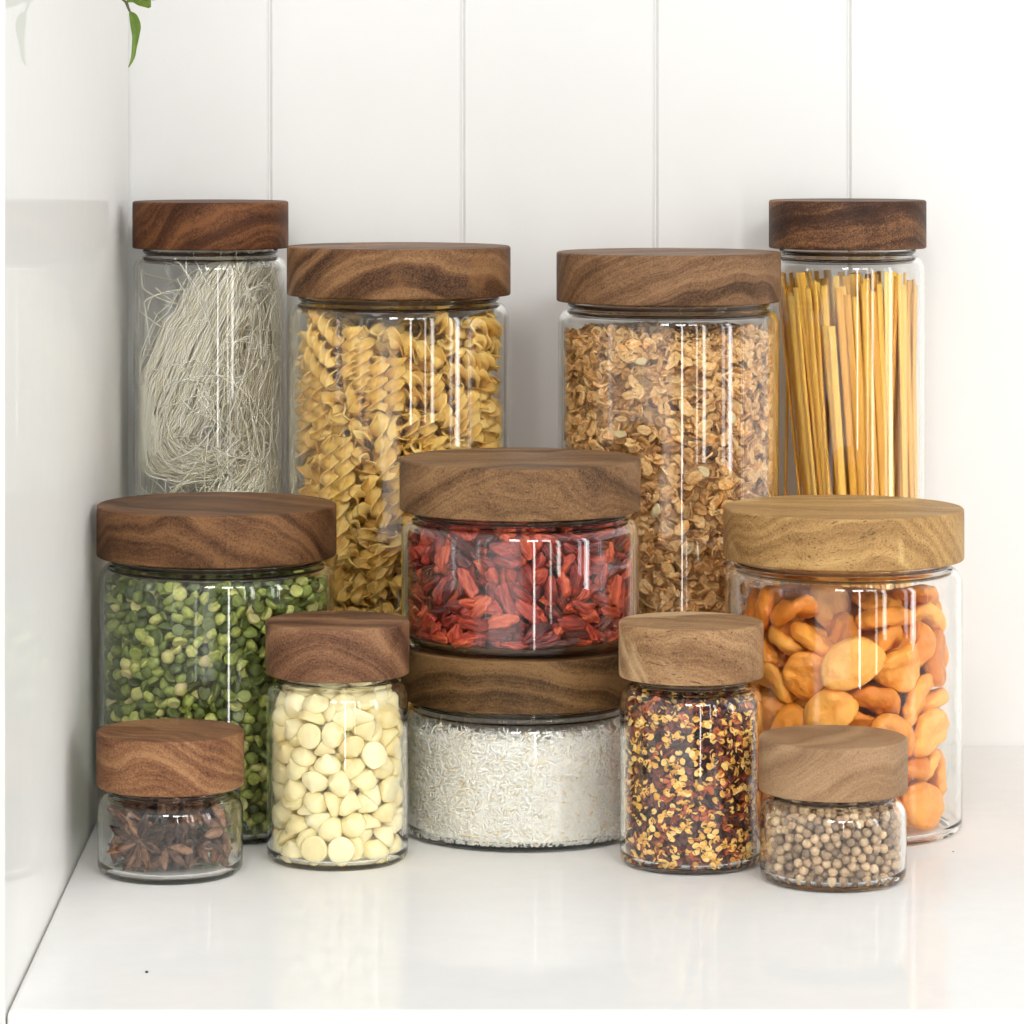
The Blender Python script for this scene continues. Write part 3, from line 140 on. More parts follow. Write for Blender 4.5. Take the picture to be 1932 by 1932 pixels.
DATA['choc']=[
-144,-90,27,0,0,58,157,143,27,0,0,48,-78,-220,53,-39,-38,-51,5,119,27,0,0,32,209,25,27,0,0,59,-155,26,35,-69,53,-35,89,37,35,14,71,11,-16,-172,40,16,69,-40,73,-131,27,0,0,71,-231,31,54,-22,45,-27,-189,123,38,-61,-47,35,19,-233,54,-37,-32,-29,
-13,-229,129,47,37,2,90,110,44,-42,-50,-38,220,-60,34,-19,68,-1,-21,17,27,0,0,-16,-220,-48,50,-38,-34,5,-180,52,90,-28,-82,5,57,-47,38,-55,42,-22,-168,-152,50,20,17,-67,-74,218,34,-56,55,30,28,209,36,-70,-22,29,-74,-66,41,-54,-32,20,154,-165,48,16,6,5,
-20,-109,48,60,-41,-4,-143,163,65,-84,-22,8,88,181,50,7,-77,17,168,64,54,-2,-29,-44,72,-198,54,-53,-24,-48,-227,-16,134,-77,20,35,-187,-102,93,-16,-9,7,140,-81,36,71,0,17,-108,-181,94,-30,27,57,-84,22,53,2,-24,-32,46,32,75,34,58,-11,-37,168,58,-88,-23,-13,
94,-151,94,83,27,4,-201,119,140,-12,51,-35,-109,178,114,-1,10,-48,-89,92,82,-88,18,15,123,191,90,-17,11,-13,-81,-129,101,-43,4,-17,44,123,110,16,-7,-58,9,215,117,-2,-8,-94,-135,-38,90,-52,-68,14,187,110,101,79,-35,29,8,-51,73,10,89,1,134,-25,57,-9,-26,-39,
189,-123,99,22,15,53,-129,34,138,2,79,5,116,-162,153,3,-9,-69,121,48,123,-1,-49,17,216,-58,116,67,-8,17,-18,-44,121,3,-4,-43,-34,154,133,32,9,-66,56,202,158,21,7,26,98,-68,120,-44,-33,-31,-154,-161,153,-12,-13,74,12,-128,121,-63,-10,45,-1,63,102,3,56,0,
-205,-49,172,21,16,21,63,68,150,57,65,9,134,-25,143,-32,26,-6,135,162,147,5,9,-4,-187,-105,187,41,-14,32,-107,-52,136,-11,7,-43,209,41,117,-61,-38,-13,28,144,187,-11,80,13,48,-29,158,5,84,5,-46,-103,151,46,76,0,-200,62,188,18,9,-32,-144,137,161,-17,42,-5,
-53,75,130,80,36,20,66,-124,165,17,-41,-59,137,13,200,79,-39,28,15,-117,209,-33,-81,-18,165,106,170,-85,23,15,-85,117,186,-53,-51,-13,213,-9,154,14,90,-2,-57,5,178,-17,-55,-47,62,-221,156,32,28,-61,-145,16,199,-50,-46,-38,-140,-38,214,33,21,-47,-64,-207,163,-9,89,-16,
24,44,205,-21,53,-20,-47,225,161,13,-33,-69,192,-126,176,68,-52,35,23,226,226,-12,-17,-43,57,-216,232,64,18,38,126,194,210,12,33,83,-96,-162,209,0,5,76,220,64,213,-62,18,-16,51,-50,212,13,-2,-67,-32,72,215,39,70,18,-31,-41,210,23,-55,62,-148,-60,269,8,14,-87,
-110,180,201,40,-18,-7,82,84,219,84,-34,-22,-152,85,240,61,-54,29,-73,-205,247,5,23,-33,9,136,247,19,-6,-11,-86,57,240,15,-12,-33,127,102,259,-10,13,-57,211,6,234,35,7,-51,-158,-139,237,-75,7,-17,-7,-212,236,-34,25,-49,-227,29,238,37,1,-57,-172,147,253,15,-30,-87,
33,66,289,1,8,-45,139,-81,217,-31,-27,-32,-84,-89,220,-5,34,82,-24,151,303,-40,-75,-7,-85,-213,312,61,52,-27,-145,102,316,63,40,-27,112,-176,225,62,-40,-18,205,-53,234,43,34,-40,102,191,276,10,-20,-90,-22,-50,281,5,5,-41,163,33,273,-25,14,89,-4,-135,266,48,-59,-24,
-219,-53,274,41,1,-78,82,6,260,40,5,13,-62,217,247,-39,-15,-49,2,-229,314,20,-48,18,31,226,295,-57,50,14,150,-37,299,21,20,-81,-167,-158,289,14,-17,9,-69,-116,287,-15,77,-16,-49,66,301,-68,31,-4,-136,15,291,-16,-27,-83,-213,95,300,42,26,28,80,151,321,14,3,-31,
-130,182,296,-1,43,62,196,-117,277,-3,-42,-22,196,127,271,56,28,-64,77,-85,263,-43,-82,11,212,-86,344,3,63,-45,-205,40,331,34,-23,58,-72,-20,321,65,-49,9,33,108,342,47,67,14,11,212,359,-37,-58,3,139,-165,269,-30,-2,-72,-169,-42,341,6,1,-29,86,-51,318,-39,69,-35,
40,-168,300,59,68,-11,-109,-108,332,90,3,-11,218,51,314,7,22,67,-77,216,326,-69,-4,28,-229,-14,384,10,-26,5,-40,130,369,11,82,21,37,7,329,-67,-11,-53,-57,204,387,25,17,15,88,205,373,-80,-33,-20,154,92,330,66,-52,13,-106,32,357,-3,18,70,-186,116,384,-13,-4,-3,
180,-38,360,46,-58,18,113,-114,324,-77,4,24,6,-111,347,18,73,-56,-158,-167,373,17,-16,-16,92,60,327,-44,-53,41,174,-149,369,41,23,-21,-119,104,404,-22,20,-53,-207,-99,345,37,-7,-9,-56,-174,359,-39,77,14,6,-43,353,37,-21,-34,227,29,378,-45,61,-19,113,-199,341,19,11,10,
37,84,402,12,-11,-40,-73,-99,387,69,-51,38,-31,44,381,-65,41,8,154,176,346,-42,-48,68,-167,26,397,-48,41,-10,86,-14,380,23,91,-4,-137,-73,402,-85,-22,-17,-52,105,439,69,50,-33,203,4,429,-10,-20,21,-214,-14,445,-2,-4,47,122,123,385,-73,-24,19,-33,-219,398,6,15,-80,
105,-116,410,54,49,-24,-89,16,426,-5,-68,-57,-8,-68,423,1,-72,-7,-142,184,373,51,6,25,58,-209,383,-12,-23,66,-122,-181,427,16,-4,33,120,-37,434,-2,-2,-60,-198,-115,431,30,-2,-28,62,199,420,10,-11,5,-98,206,462,-47,-27,-40,1,22,433,15,-10,21,18,-152,422,9,56,-68,
-111,67,463,-76,35,-29,139,-187,424,2,-56,-43,-68,-34,437,10,-57,68,146,50,413,19,27,-51,210,-88,432,10,71,4,188,-97,482,31,-6,-78,180,122,410,-12,22,-59,-219,-71,504,-4,-24,31,220,77,466,34,-34,-21,84,25,451,68,46,-11,34,145,449,-29,-83,-23,-37,24,498,59,67,9,
67,-220,450,63,-45,30,-159,148,466,-39,11,74,34,-72,455,10,20,14,-196,75,464,-61,53,-2,-38,-187,458,-46,53,-26,-138,-61,474,-36,39,12,-132,-141,486,-86,9,-35,-179,144,534,-68,27,26,20,84,485,-26,-72,16,-49,127,494,-20,12,-15,40,-150,487,14,-14,90,-15,207,443,-1,-85,31,
-7,-55,509,-13,1,51,104,-71,482,25,17,-78,-73,-107,478,-28,41,-28,124,87,478,-14,3,10,-221,37,508,-65,52,31,-133,-15,520,-18,9,7,107,178,469,38,-49,-33,-203,-4,549,-14,84,6,-29,67,562,84,-13,-26,167,-6,501,-2,58,60,-167,-150,526,28,-12,-69,-45,229,510,35,37,-29,
101,48,527,6,12,-78,-26,-133,525,-41,76,7,36,225,488,-19,11,19,134,-139,489,-73,8,-16,40,-3,541,-30,0,-74,-62,-2,552,-8,84,35,-134,61,524,84,20,-10,-108,-87,557,50,-67,-3,-3,-229,509,-40,41,-72,-49,158,559,60,11,-27,111,-192,518,82,16,15,229,9,515,-40,-21,-74,
175,148,486,0,25,26,48,128,528,7,-65,-26,55,61,574,-85,30,1,-106,91,565,-7,8,19,56,-100,543,52,-12,-51,-199,-89,570,20,-14,33,-96,-208,502,-37,-48,-54,175,-64,544,41,-30,20,-90,-187,577,-3,10,12,-2,209,567,50,77,-5,100,-31,559,5,-33,-25,179,66,539,6,-73,28,
75,213,554,-49,25,51,201,-111,568,-13,45,-74,28,-204,572,17,-47,6,-17,-48,588,2,-28,80,109,122,578,-2,38,-67,-223,-12,614,0,-16,-20,-90,127,623,1,47,76,229,-12,592,66,12,28,144,15,600,-22,-17,-43,-198,86,578,93,-7,-11,132,182,552,-10,-76,-35,123,-107,607,31,3,-46,
-116,194,564,51,-35,-44,91,-184,573,84,-19,-15,201,111,560,-19,20,15,-19,39,639,16,-12,43,-23,-175,597,-25,-24,39,-100,-73,616,46,-57,-36,35,-102,606,-11,-21,18,22,130,616,-24,-20,11,-136,-21,621,-41,36,59,-117,43,613,18,11,-13,139,170,637,-44,71,8,184,-51,655,-43,-60,-14,
-88,33,681,1,-7,-6,-88,-207,635,15,3,-32,-142,180,662,-44,-30,41,118,-172,628,-72,24,3,212,32,649,-1,-38,-21,82,70,629,0,-6,81,52,-13,617,6,-91,-7,63,201,635,-70,35,-48,-61,194,650,44,-81,13,114,110,675,52,54,2,35,-224,648,14,-14,44,134,-2,667,26,-78,37,
-164,-159,602,56,-11,4,-176,26,660,49,78,15,-57,-119,620,34,6,52,190,-136,645,31,-49,-53,97,-63,663,-73,11,-12,22,-134,662,83,7,17,182,104,621,-1,-4,-17,-3,222,631,-11,64,13,-176,110,634,-75,31,-19,-146,-147,680,-8,-3,-59,-120,-76,713,34,43,-28,-35,-43,652,-49,-62,0,
191,134,705,51,-12,-34,196,-83,705,57,66,30,-220,35,716,-76,-15,20,-31,-225,683,73,-13,13,-5,84,691,-17,-11,-52,96,-133,702,44,-62,-13,131,41,696,-23,-13,-21,-208,-88,656,-25,-28,12,-89,130,701,-63,34,35,37,230,713,49,-6,-1,-116,-195,718,21,17,-25,-208,104,689,58,1,47,
-135,-17,720,25,-9,26,109,-206,681,-43,-22,1,34,-2,681,52,61,-23,4,154,696,-54,-73,24,-221,-48,708,22,-58,30,-177,-120,733,-36,60,-3,223,-11,724,-31,73,-34,105,161,709,-19,-7,28,-64,-130,698,22,9,-74,161,-144,728,47,72,-7,198,72,703,43,40,-39,53,-211,731,-33,30,-47,
182,27,751,7,87,6,-85,-113,760,-83,-27,2,-65,210,707,57,25,-6,-28,-198,730,-19,17,60,56,88,725,-58,-63,-7,17,-84,705,-9,-12,10]
DATA['anise']=[
29,225,29,57,-4,-3,1,145,25,57,59,68,13,0,-150,-162,29,31,58,41,1,-79,105,24,-89,32,0,0,208,94,29,-34,-55,39,1,-220,50,55,20,-49,-20,1,-153,-43,29,-38,-51,36,1,0,-149,24,-90,-27,0,0,93,162,31,54,20,10,1,114,-86,93,-75,47,-5,0,-224,-42,29,-47,38,-27,1,-31,140,90,-86,25,-3,0,
185,-126,29,-19,41,-58,1,-125,-74,80,0,0,-45,0,-198,-104,136,34,60,47,1,-181,140,80,-13,-7,30,1,-143,38,131,1,1,-17,0,-82,-121,155,-7,16,-74,0,232,7,139,0,8,-46,1,146,181,80,31,87,16,1,189,78,135,1,11,-55,1,9,65,137,27,56,48,1,62,131,168,-10,1,-54,0,93,-124,223,14,52,8,0,
-205,-65,196,42,-56,-12,1,146,-93,236,-66,17,-54,0,80,122,214,-24,-85,10,0,221,-69,210,-71,-50,26,1,191,-120,163,35,-55,-32,1,108,205,251,7,3,-14,1,44,-221,79,-80,-1,0,1,211,27,322,-13,45,-7,0,9,-10,154,81,-32,-26,1,-56,133,269,56,40,50,0,-114,17,185,-3,23,-86,1,7,-194,157,-26,50,-41,1,
74,187,349,22,-35,29,0,-48,-137,225,0,6,-69,0,90,-41,350,-28,-17,18,0,-140,-31,274,14,-22,-82,0,-147,105,185,36,-14,-21,1,-32,-200,266,-31,21,-22,1,-148,11,305,-2,-20,-45,0,-35,98,404,14,1,79,0,75,6,373,69,-3,32,0,-223,55,192,56,36,33,1,73,64,419,-46,-20,26,1,44,-184,267,17,8,44,1,
-201,110,290,-20,16,-61,1,132,65,489,-10,-2,-70,0,-1,-153,403,-33,-46,55,0,-144,170,318,-71,-33,43,1,-66,-189,326,40,84,-8,1,-157,-168,337,31,86,-19,1,-197,36,336,-30,-12,13,1,45,121,280,-16,-79,28,1,-143,14,462,15,5,-58,0,-189,-23,367,19,2,17,1,-113,-199,275,10,12,74,1,-138,160,240,29,-36,4,1]
WORLD_AZ=[(0,(.62,.62,.61)),(.30,(1.2,1.19,1.16)),(.49,(1.25,1.24,1.21)),(.51,(.17,.16,.15)),(.71,(.22,.21,.20)),(.75,(1.2,1.2,1.2)),(.82,(1.1,1.1,1.1)),(1,(.62,.62,.61))]
WORLD_EL=[(0,(.7,.7,.7)),(.75,(.60,.60,.58)),(1,(.60,.60,.58))]
WORLD_STRENGTH=1.0
EXPOSURE=.30
# azimuth deg, width, z0, z1, radiance, colour
PANES=[(12,.085,-.55,1.4,9,(1,.98,.95)),(28,.06,-.3,1.4,7,(1,.96,.85)),(36,.15,-.2,1.4,7,(1,.97,.9)),(58,.08,-.2,1.4,6,(.85,.92,1)),(66,.18,-.3,1.4,9,(.97,.98,1)),(61.5,.10,-.75,-.25,5,(.75,.95,.12)),(82,.05,-.3,1.4,3,(1,1,1))]
SPOTS=[(-.25,-.9,1.5,.42,.42,24),(.55,-1.0,1.4,.5,.42,19),(1.1,-.7,1.35,.42,.42,9)]
import bpy, bmesh, math, random
import numpy as np
from mathutils import Vector, Quaternion, Matrix, noise
random.seed(7); rng=np.random.default_rng(7)
sc=bpy.context.scene; COL=sc.collection
CAM_H=.295; F=7000/1932          # camera height above the counter; focal length in picture widths
PI=math.pi
# ------------------------------------------------------------------ helpers
def tag(o,label=None,cat=None,group=None,kind=None):
    for k,v in (('label',label),('category',cat),('group',group),('kind',kind)):
        if v: o[k]=v
    return o
def link(name,me,parent=None,loc=None,mat=None):
    o=bpy.data.objects.new(name,me); COL.objects.link(o)
    if parent: o.parent=parent
    if loc is not None: o.location=loc
    if mat and me is not None and not me.materials: me.materials.append(mat)
    return o
def mesh(name,V,Fc,smooth=True,mat=None):
    me=bpy.data.meshes.new(name)
    me.from_pydata([tuple(v) for v in V],[],[tuple(f) for f in Fc]); me.update()
    if smooth: me.polygons.foreach_set('use_smooth',[True]*len(me.polygons))
    if mat: me.materials.append(mat)
    return me
def empty(name,loc):
    o=bpy.data.objects.new(name,None); o.empty_display_size=.01; COL.objects.link(o); o.location=loc; return o
def lathe(name,prof,n=96,mat=None,wob=0):
    V=[];Fc=[];rows=[]
    for r,z in prof:
        if r<1e-6: rows.append([len(V)]); V.append((0,0,z))
        else:
            rows.append(list(range(len(V),len(V)+n)))
            for i in range(n):
                a=2*PI*i/n; V.append((r*math.cos(a),r*math.sin(a),z))
    for A,B in zip(rows,rows[1:]):
        for i in range(n):
            j=(i+1)%n
            if len(A)==1: Fc.append((A[0],B[j],B[i]))
            elif len(B)==1: Fc.append((A[i],A[j],B[0]))
            else: Fc.append((A[i],A[j],B[j],B[i]))
    return mesh(name,V,Fc,True,mat)
def arc(cx,cz,rx,rz,a0,a1,n=8):
    return [(cx+rx*math.cos(a0+(a1-a0)*i/n),cz+rz*math.sin(a0+(a1-a0)*i/n)) for i in range(n+1)]
def arrays(me):
    v=np.empty(len(me.vertices)*3); me.vertices.foreach_get('co',v)
    return v.reshape(-1,3),[tuple(p.vertices) for p in me.polygons]
def merged(name,items,mat):
    """items: list of (proto mesh arrays (V,F), 4x4 numpy) -> one mesh"""
    Vs=[];loops=[];tot=[];base=0
    cache={}
    for (key,V,Fc),M in items:
        if key not in cache:
            cache[key]=(np.array([i for f in Fc for i in f]),np.array([len(f) for f in Fc]))
        L,T=cache[key]
        Vs.append(V@M[:3,:3].T+M[:3,3]); loops.append(L+base); tot.append(T); base+=len(V)
    Va=np.concatenate(Vs); L=np.concatenate(loops); T=np.concatenate(tot)
    me=bpy.data.meshes.new(name)
    me.vertices.add(len(Va)); me.vertices.foreach_set('co',Va.ravel())
    me.loops.add(len(L)); me.loops.foreach_set('vertex_index',L.astype(np.int32))
    st=np.concatenate([[0],np.cumsum(T)[:-1]]).astype(np.int32)
    me.polygons.add(len(T)); me.polygons.foreach_set('loop_start',st); me.polygons.foreach_set('use_smooth',np.ones(len(T),bool))
    me.update(calc_edges=True); me.validate()
    me.materials.append(mat); return me
def decode(d,w=6):
    out=[]
    for i in range(0,len(d),w):
        r=d[i:i+w]
        if w>=6:
            v=Vector(r[3:6])/30; q=Quaternion(v.normalized(),v.length) if v.length>1e-6 else Quaternion()
        else: q=Quaternion([random.gauss(0,1) for _ in range(4)]).normalized()
        out.append((r[0]*1e-4,r[1]*1e-4,r[2]*1e-4,q,r[6] if w==7 else 0))      # metres
    return out
# ------------------------------------------------------------------ materials
def newmat(name):
    m=bpy.data.materials.new(name); m.use_nodes=True; nt=m.node_tree
    for n in list(nt.nodes):
        if n.type!='OUTPUT_MATERIAL' and n.type!='BSDF_PRINCIPLED': nt.nodes.remove(n)
    return m,nt,nt.nodes['Principled BSDF']
def N(nt,t,**k):
    n=nt.nodes.new(t)
    for a,v in k.items():
        if a.startswith('i_'): n.inputs[a[2:].replace('_',' ')].default_value=v
        else: setattr(n,a,v)
    return n
def ramp(nt,stops,fac):
    r=nt.nodes.new('ShaderNodeValToRGB'); e=r.color_ramp.elements
    while len(e)<len(stops): e.new(.5)
    for el,(p,c) in zip(e,stops): el.position=p; el.color=(*c,1)
    nt.links.new(fac,r.inputs[0]); return r
def island_random(nt):
    g=nt.nodes.new('ShaderNodeNewGeometry'); oi=nt.nodes.new('ShaderNodeObjectInfo')
    a=N(nt,'ShaderNodeMath',operation='ADD'); f=N(nt,'ShaderNodeMath',operation='FRACT')
    nt.links.new(g.outputs['Random Per Island'],a.inputs[0]); nt.links.new(oi.outputs['Random'],a.inputs[1]); nt.links.new(a.outputs[0],f.inputs[0])
    return f.outputs[0]
def food(name,stops,rough=.5,bump=0,bscale=900,sss=0,sr=(.5,.3,.15),var=None,spec=.5,coord='Object',stretch=(1,1,1),vf=.25,vscale=300):
    """stops: colour ramp driven by a per-piece random number mixed with fine noise"""
    m,nt,b=newmat(name); L=nt.links
    rnd=island_random(nt)
    tc=nt.nodes.new('ShaderNodeTexCoord'); mp=nt.nodes.new('ShaderNodeMapping'); mp.inputs['Scale'].default_value=stretch
    L.new(tc.outputs[coord],mp.inputs[0])
    nz=N(nt,'ShaderNodeTexNoise',i_Scale=vscale,i_Detail=3); L.new(mp.outputs[0],nz.inputs['Vector'])
    mr=N(nt,'ShaderNodeMapRange'); mr.inputs[1].default_value=.3; mr.inputs[2].default_value=.7; mr.inputs[3].default_value=-vf; mr.inputs[4].default_value=vf
    L.new(nz.outputs[0],mr.inputs[0])
    ad=N(nt,'ShaderNodeMath',operation='ADD',use_clamp=True); L.new(rnd,ad.inputs[0]); L.new(mr.outputs[0],ad.inputs[1])
    r=ramp(nt,stops,ad.outputs[0]); L.new(r.outputs[0],b.inputs['Base Color'])
    b.inputs['Roughness'].default_value=rough; b.inputs['Specular IOR Level'].default_value=spec
    if sss:
        b.inputs['Subsurface Weight'].default_value=sss; b.inputs['Subsurface Radius'].default_value=sr; b.inputs['Subsurface Scale'].default_value=.004
    if bump:
        n2=N(nt,'ShaderNodeTexNoise',i_Scale=bscale,i_Detail=4); L.new(mp.outputs[0],n2.inputs['Vector'])
        bp=N(nt,'ShaderNodeBump'); bp.inputs['Distance'].default_value=bump; bp.inputs['Strength'].default_value=1
        L.new(n2.outputs[0],bp.inputs['Height']); L.new(bp.outputs[0],b.inputs['Normal'])
    return m
def wood(name,dark,mid,light,rot=(0,0,0),loc=(0,0,0),ring=60,swirl=1.,rough=.5,sap=None,pores=.5):
    dark,mid,light=[(c[0]*1.04,c[1]*.98,c[2]*.86) for c in (dark,mid,light)]
    m,nt,b=newmat(name); L=nt.links
    tc=nt.nodes.new('ShaderNodeTexCoord')
    mp=nt.nodes.new('ShaderNodeMapping'); mp.inputs['Rotation'].default_value=rot; mp.inputs['Location'].default_value=loc
    L.new(tc.outputs['Object'],mp.inputs[0])
    # broad bending of the grain
    n1=N(nt,'ShaderNodeTexNoise',i_Scale=16,i_Detail=2,i_Roughness=.5); L.new(mp.outputs[0],n1.inputs['Vector'])
    s1=N(nt,'ShaderNodeVectorMath',operation='SUBTRACT'); s1.inputs[1].default_value=(.5,.5,.5); L.new(n1.outputs['Color'],s1.inputs[0])
    sc1=N(nt,'ShaderNodeVectorMath',operation='SCALE'); sc1.inputs['Scale'].default_value=.035*swirl; L.new(s1.outputs[0],sc1.inputs[0])
    ad=N(nt,'ShaderNodeVectorMath',operation='ADD'); L.new(mp.outputs[0],ad.inputs[0]); L.new(sc1.outputs[0],ad.inputs[1])
    # growth layers: bent planes cut through the lid
    n0=nt.nodes.new('ShaderNodeMapping'); n0.inputs['Scale'].default_value=(.35,1,1); L.new(mp.outputs[0],n0.inputs[0])
    nb=N(nt,'ShaderNodeTexNoise',i_Scale=34,i_Detail=2,i_Roughness=.45); L.new(n0.outputs[0],nb.inputs['Vector'])
    dt=N(nt,'ShaderNodeVectorMath',operation='DOT_PRODUCT'); dt.inputs[1].default_value=(.10,.42,.90); L.new(ad.outputs[0],dt.inputs[0])
    ma=N(nt,'ShaderNodeMath',operation='MULTIPLY_ADD'); ma.inputs[1].default_value=.0125*swirl; L.new(nb.outputs[0],ma.inputs[0]); L.new(dt.outputs['Value'],ma.inputs[2])
    w=N(nt,'ShaderNodeTexNoise',i_Scale=ring*2.4,i_Detail=6,i_Roughness=.62,noise_dimensions='1D'); L.new(ma.outputs[0],w.inputs['W'])
    st2=nt.nodes.new('ShaderNodeMapping'); st2.inputs['Scale'].default_value=(.06,1,1); L.new(ad.outputs[0],st2.inputs[0])
    fb=N(nt,'ShaderNodeTexNoise',i_Scale=620,i_Detail=3,i_Roughness=.7); L.new(st2.outputs[0],fb.inputs['Vector'])
    gr=N(nt,'ShaderNodeTexNoise',i_Scale=1400,i_Detail=2); L.new(tc.outputs['Object'],gr.inputs['Vector'])
    big=N(nt,'ShaderNodeTexNoise',i_Scale=22,i_Detail=3,i_Distortion=1.2); L.new(ad.outputs[0],big.inputs['Vector'])
    def mix(a,bk,f):
        mm=N(nt,'ShaderNodeMix',data_type='FLOAT'); mm.inputs[0].default_value=f
        L.new(a,mm.inputs[2]); L.new(bk,mm.inputs[3]); return mm.outputs[0]
    v=mix(w.outputs[0],fb.outputs[0],.22); v=mix(v,big.outputs[0],.24); v=mix(v,gr.outputs[0],.22)
    r=ramp(nt,[(.385,dark),(.49,mid),(.60,light)],v)
    col=r.outputs[0]
    if sap:   # pale sapwood patches
        sn=N(nt,'ShaderNodeTexNoise',i_Scale=13,i_Detail=5,i_Roughness=.6,i_Distortion=1); L.new(ad.outputs[0],sn.inputs['Vector'])
        mr=N(nt,'ShaderNodeMapRange'); mr.inputs[1].default_value=.55; mr.inputs[2].default_value=.62; L.new(sn.outputs[0],mr.inputs[0])
        mx=N(nt,'ShaderNodeMix',data_type='RGBA'); L.new(mr.outputs[0],mx.inputs[0]); L.new(col,mx.inputs[6]); mx.inputs[7].default_value=(*sap,1); col=mx.outputs[2]
    # pores: short dark dashes along the grain
    st3=nt.nodes.new('ShaderNodeMapping'); st3.inputs['Scale'].default_value=(.06,1,1); L.new(ad.outputs[0],st3.inputs[0])
    po=N(nt,'ShaderNodeTexNoise',i_Scale=1500,i_Detail=1); L.new(st3.outputs[0],po.inputs['Vector'])
    pr=N(nt,'ShaderNodeMapRange'); pr.inputs[1].default_value=.62; pr.inputs[2].default_value=.74; pr.inputs[3].default_value=1; pr.inputs[4].default_value=1-pores; L.new(po.outputs[0],pr.inputs[0])
    mu=N(nt,'ShaderNodeMix',data_type='RGBA',blend_type='MULTIPLY'); mu.inputs[0].default_value=1; L.new(col,mu.inputs[6]); L.new(pr.outputs[0],mu.inputs[7])
    L.new(mu.outputs[2],b.inputs['Base Color'])
    b.inputs['Roughness'].default_value=rough; b.inputs['Specular IOR Level'].default_value=.15
    bp=N(nt,'ShaderNodeBump'); bp.inputs['Distance'].default_value=.00012; bp.inputs['Strength'].default_value=.6; L.new(fb.outputs[0],bp.inputs['Height']); L.new(bp.outputs[0],b.inputs['Normal'])
    return m
def coated(name,col,gloss,rough,speck=0,bump=0):
    """white coated board or polished stone: diffuse with a weak clear coat"""
    m,nt,b=newmat(name); L=nt.links; nt.nodes.remove(b); out=nt.nodes['Material Output']
    tc=nt.nodes.new('ShaderNodeTexCoord')
    nz=N(nt,'ShaderNodeTexNoise',i_Scale=60,i_Detail=6,i_Roughness=.7); L.new(tc.outputs['Object'],nz.inputs['Vector'])
    r=ramp(nt,[(.3,tuple(c*(1-speck) for c in col)),(.65,col)],nz.outputs[0])
    d=nt.nodes.new('ShaderNodeBsdfDiffuse'); L.new(r.outputs[0],d.inputs[0])
    g=nt.nodes.new('ShaderNodeBsdfGlossy'); g.inputs['Roughness'].default_value=rough; g.inputs[0].default_value=(.95,.95,.95,1)
    mx=nt.nodes.new('ShaderNodeMixShader'); mx.inputs[0].default_value=gloss
    L.new(d.outputs[0],mx.inputs[1]); L.new(g.outputs[0],mx.inputs[2]); L.new(mx.outputs[0],out.inputs[0])
    if bump:
        n2=N(nt,'ShaderNodeTexNoise',i_Scale=900,i_Detail=3); L.new(tc.outputs['Object'],n2.inputs['Vector'])
        n3=N(nt,'ShaderNodeTexNoise',i_Scale=14,i_Detail=2); L.new(tc.outputs['Object'],n3.inputs['Vector'])
        a=N(nt,'ShaderNodeMath',operation='MULTIPLY_ADD'); a.inputs[1].default_value=6; L.new(n3.outputs[0],a.inputs[0]); L.new(n2.outputs[0],a.inputs[2])
        bp=N(nt,'ShaderNodeBump'); bp.inputs['Distance'].default_value=bump; L.new(a.outputs[0],bp.inputs['Height'])
        L.new(bp.outputs[0],d.inputs['Normal'])
    return m
def glass_mat():
    m,nt,b=newmat('clear_glass'); nt.nodes.remove(b); out=nt.nodes['Material Output']; L=nt.links
    g=nt.nodes.new('ShaderNodeBsdfGlass'); g.inputs['IOR'].default_value=1.47; g.inputs['Roughness'].default_value=0; g.inputs[0].default_value=(.997,1,.997,1)
    L.new(g.outputs[0],out.inputs[0])
    return m
GLASS=glass_mat()
# ------------------------------------------------------------------ setting
WALLX=-.1466; BACKY=1.748; FRONTY=1.228
m_wall=coated('painted_boards',(.745,.745,.737),.04,.25,.01,.00003)
m_panel=coated('gloss_panel',(.84,.84,.82),.22,.015,.02)
m_stone=coated('white_stone',(.83,.83,.82),.12,.05,.035)
m_dark=coated('joint_filler',(.35,.34,.31),.0,.5)
# back wall of vertical boards with a V groove at every joint, one piece
xs=[]
gx0=-.3217+ .0; 
grooves=[]
g=(508-830)*BACKY/7000
k=-1
while g+.0910*k<1.3: grooves.append(g+.0910*k); k+=1
grooves=[x for x in grooves if x>-.16]
gw=.0013; gd=.0019
prof=[(-.20,BACKY)]
for x in grooves: prof+=[(x-gw-.0003,BACKY),(x-gw,BACKY+.0002),(x-.0001,BACKY+gd),(x+.0003,BACKY+gd),(x+gw,BACKY+.0002),(x+gw+.0003,BACKY)]
prof.append((1.3,BACKY))
V=[];Fc=[]
for x,y in prof: V+=[(x,y,-.05),(x,y,.9)]
n=len(prof)
for i in range(n-1): Fc.append((2*i,2*i+1,2*i+3,2*i+2))
b0=len(V); V+=[(-.20,BACKY+.02,-.05),(-.20,BACKY+.02,.9),(1.3,BACKY+.02,-.05),(1.3,BACKY+.02,.9)]
Fc+=[(b0,b0+1,1,0),(2*n-2,2*n-1,b0+3,b0+2),(b0+2,b0+3,b0+1,b0)]
w=link('wall',mesh('wall',V,Fc,False,m_wall)); tag(w,'white wall of vertical painted boards with thin grooves','wall')
def bevel_box(name,x0,x1,y0,y1,z0,z1,mat,bev,seg=3):
    bm=bmesh.new(); bmesh.ops.create_cube(bm,size=1)
    for v in bm.verts: v.co=Vector(((x0+x1)/2+v.co.x*(x1-x0),(y0+y1)/2+v.co.y*(y1-y0),(z0+z1)/2+v.co.z*(z1-z0)))
    bmesh.ops.bevel(bm,geom=bm.edges[:],offset=bev,segments=seg,affect='EDGES',profile=.5)
    me=bpy.data.meshes.new(name); bm.to_mesh(me); bm.free(); me.materials.append(mat)
    for p in me.polygons: p.use_smooth=False
    return me
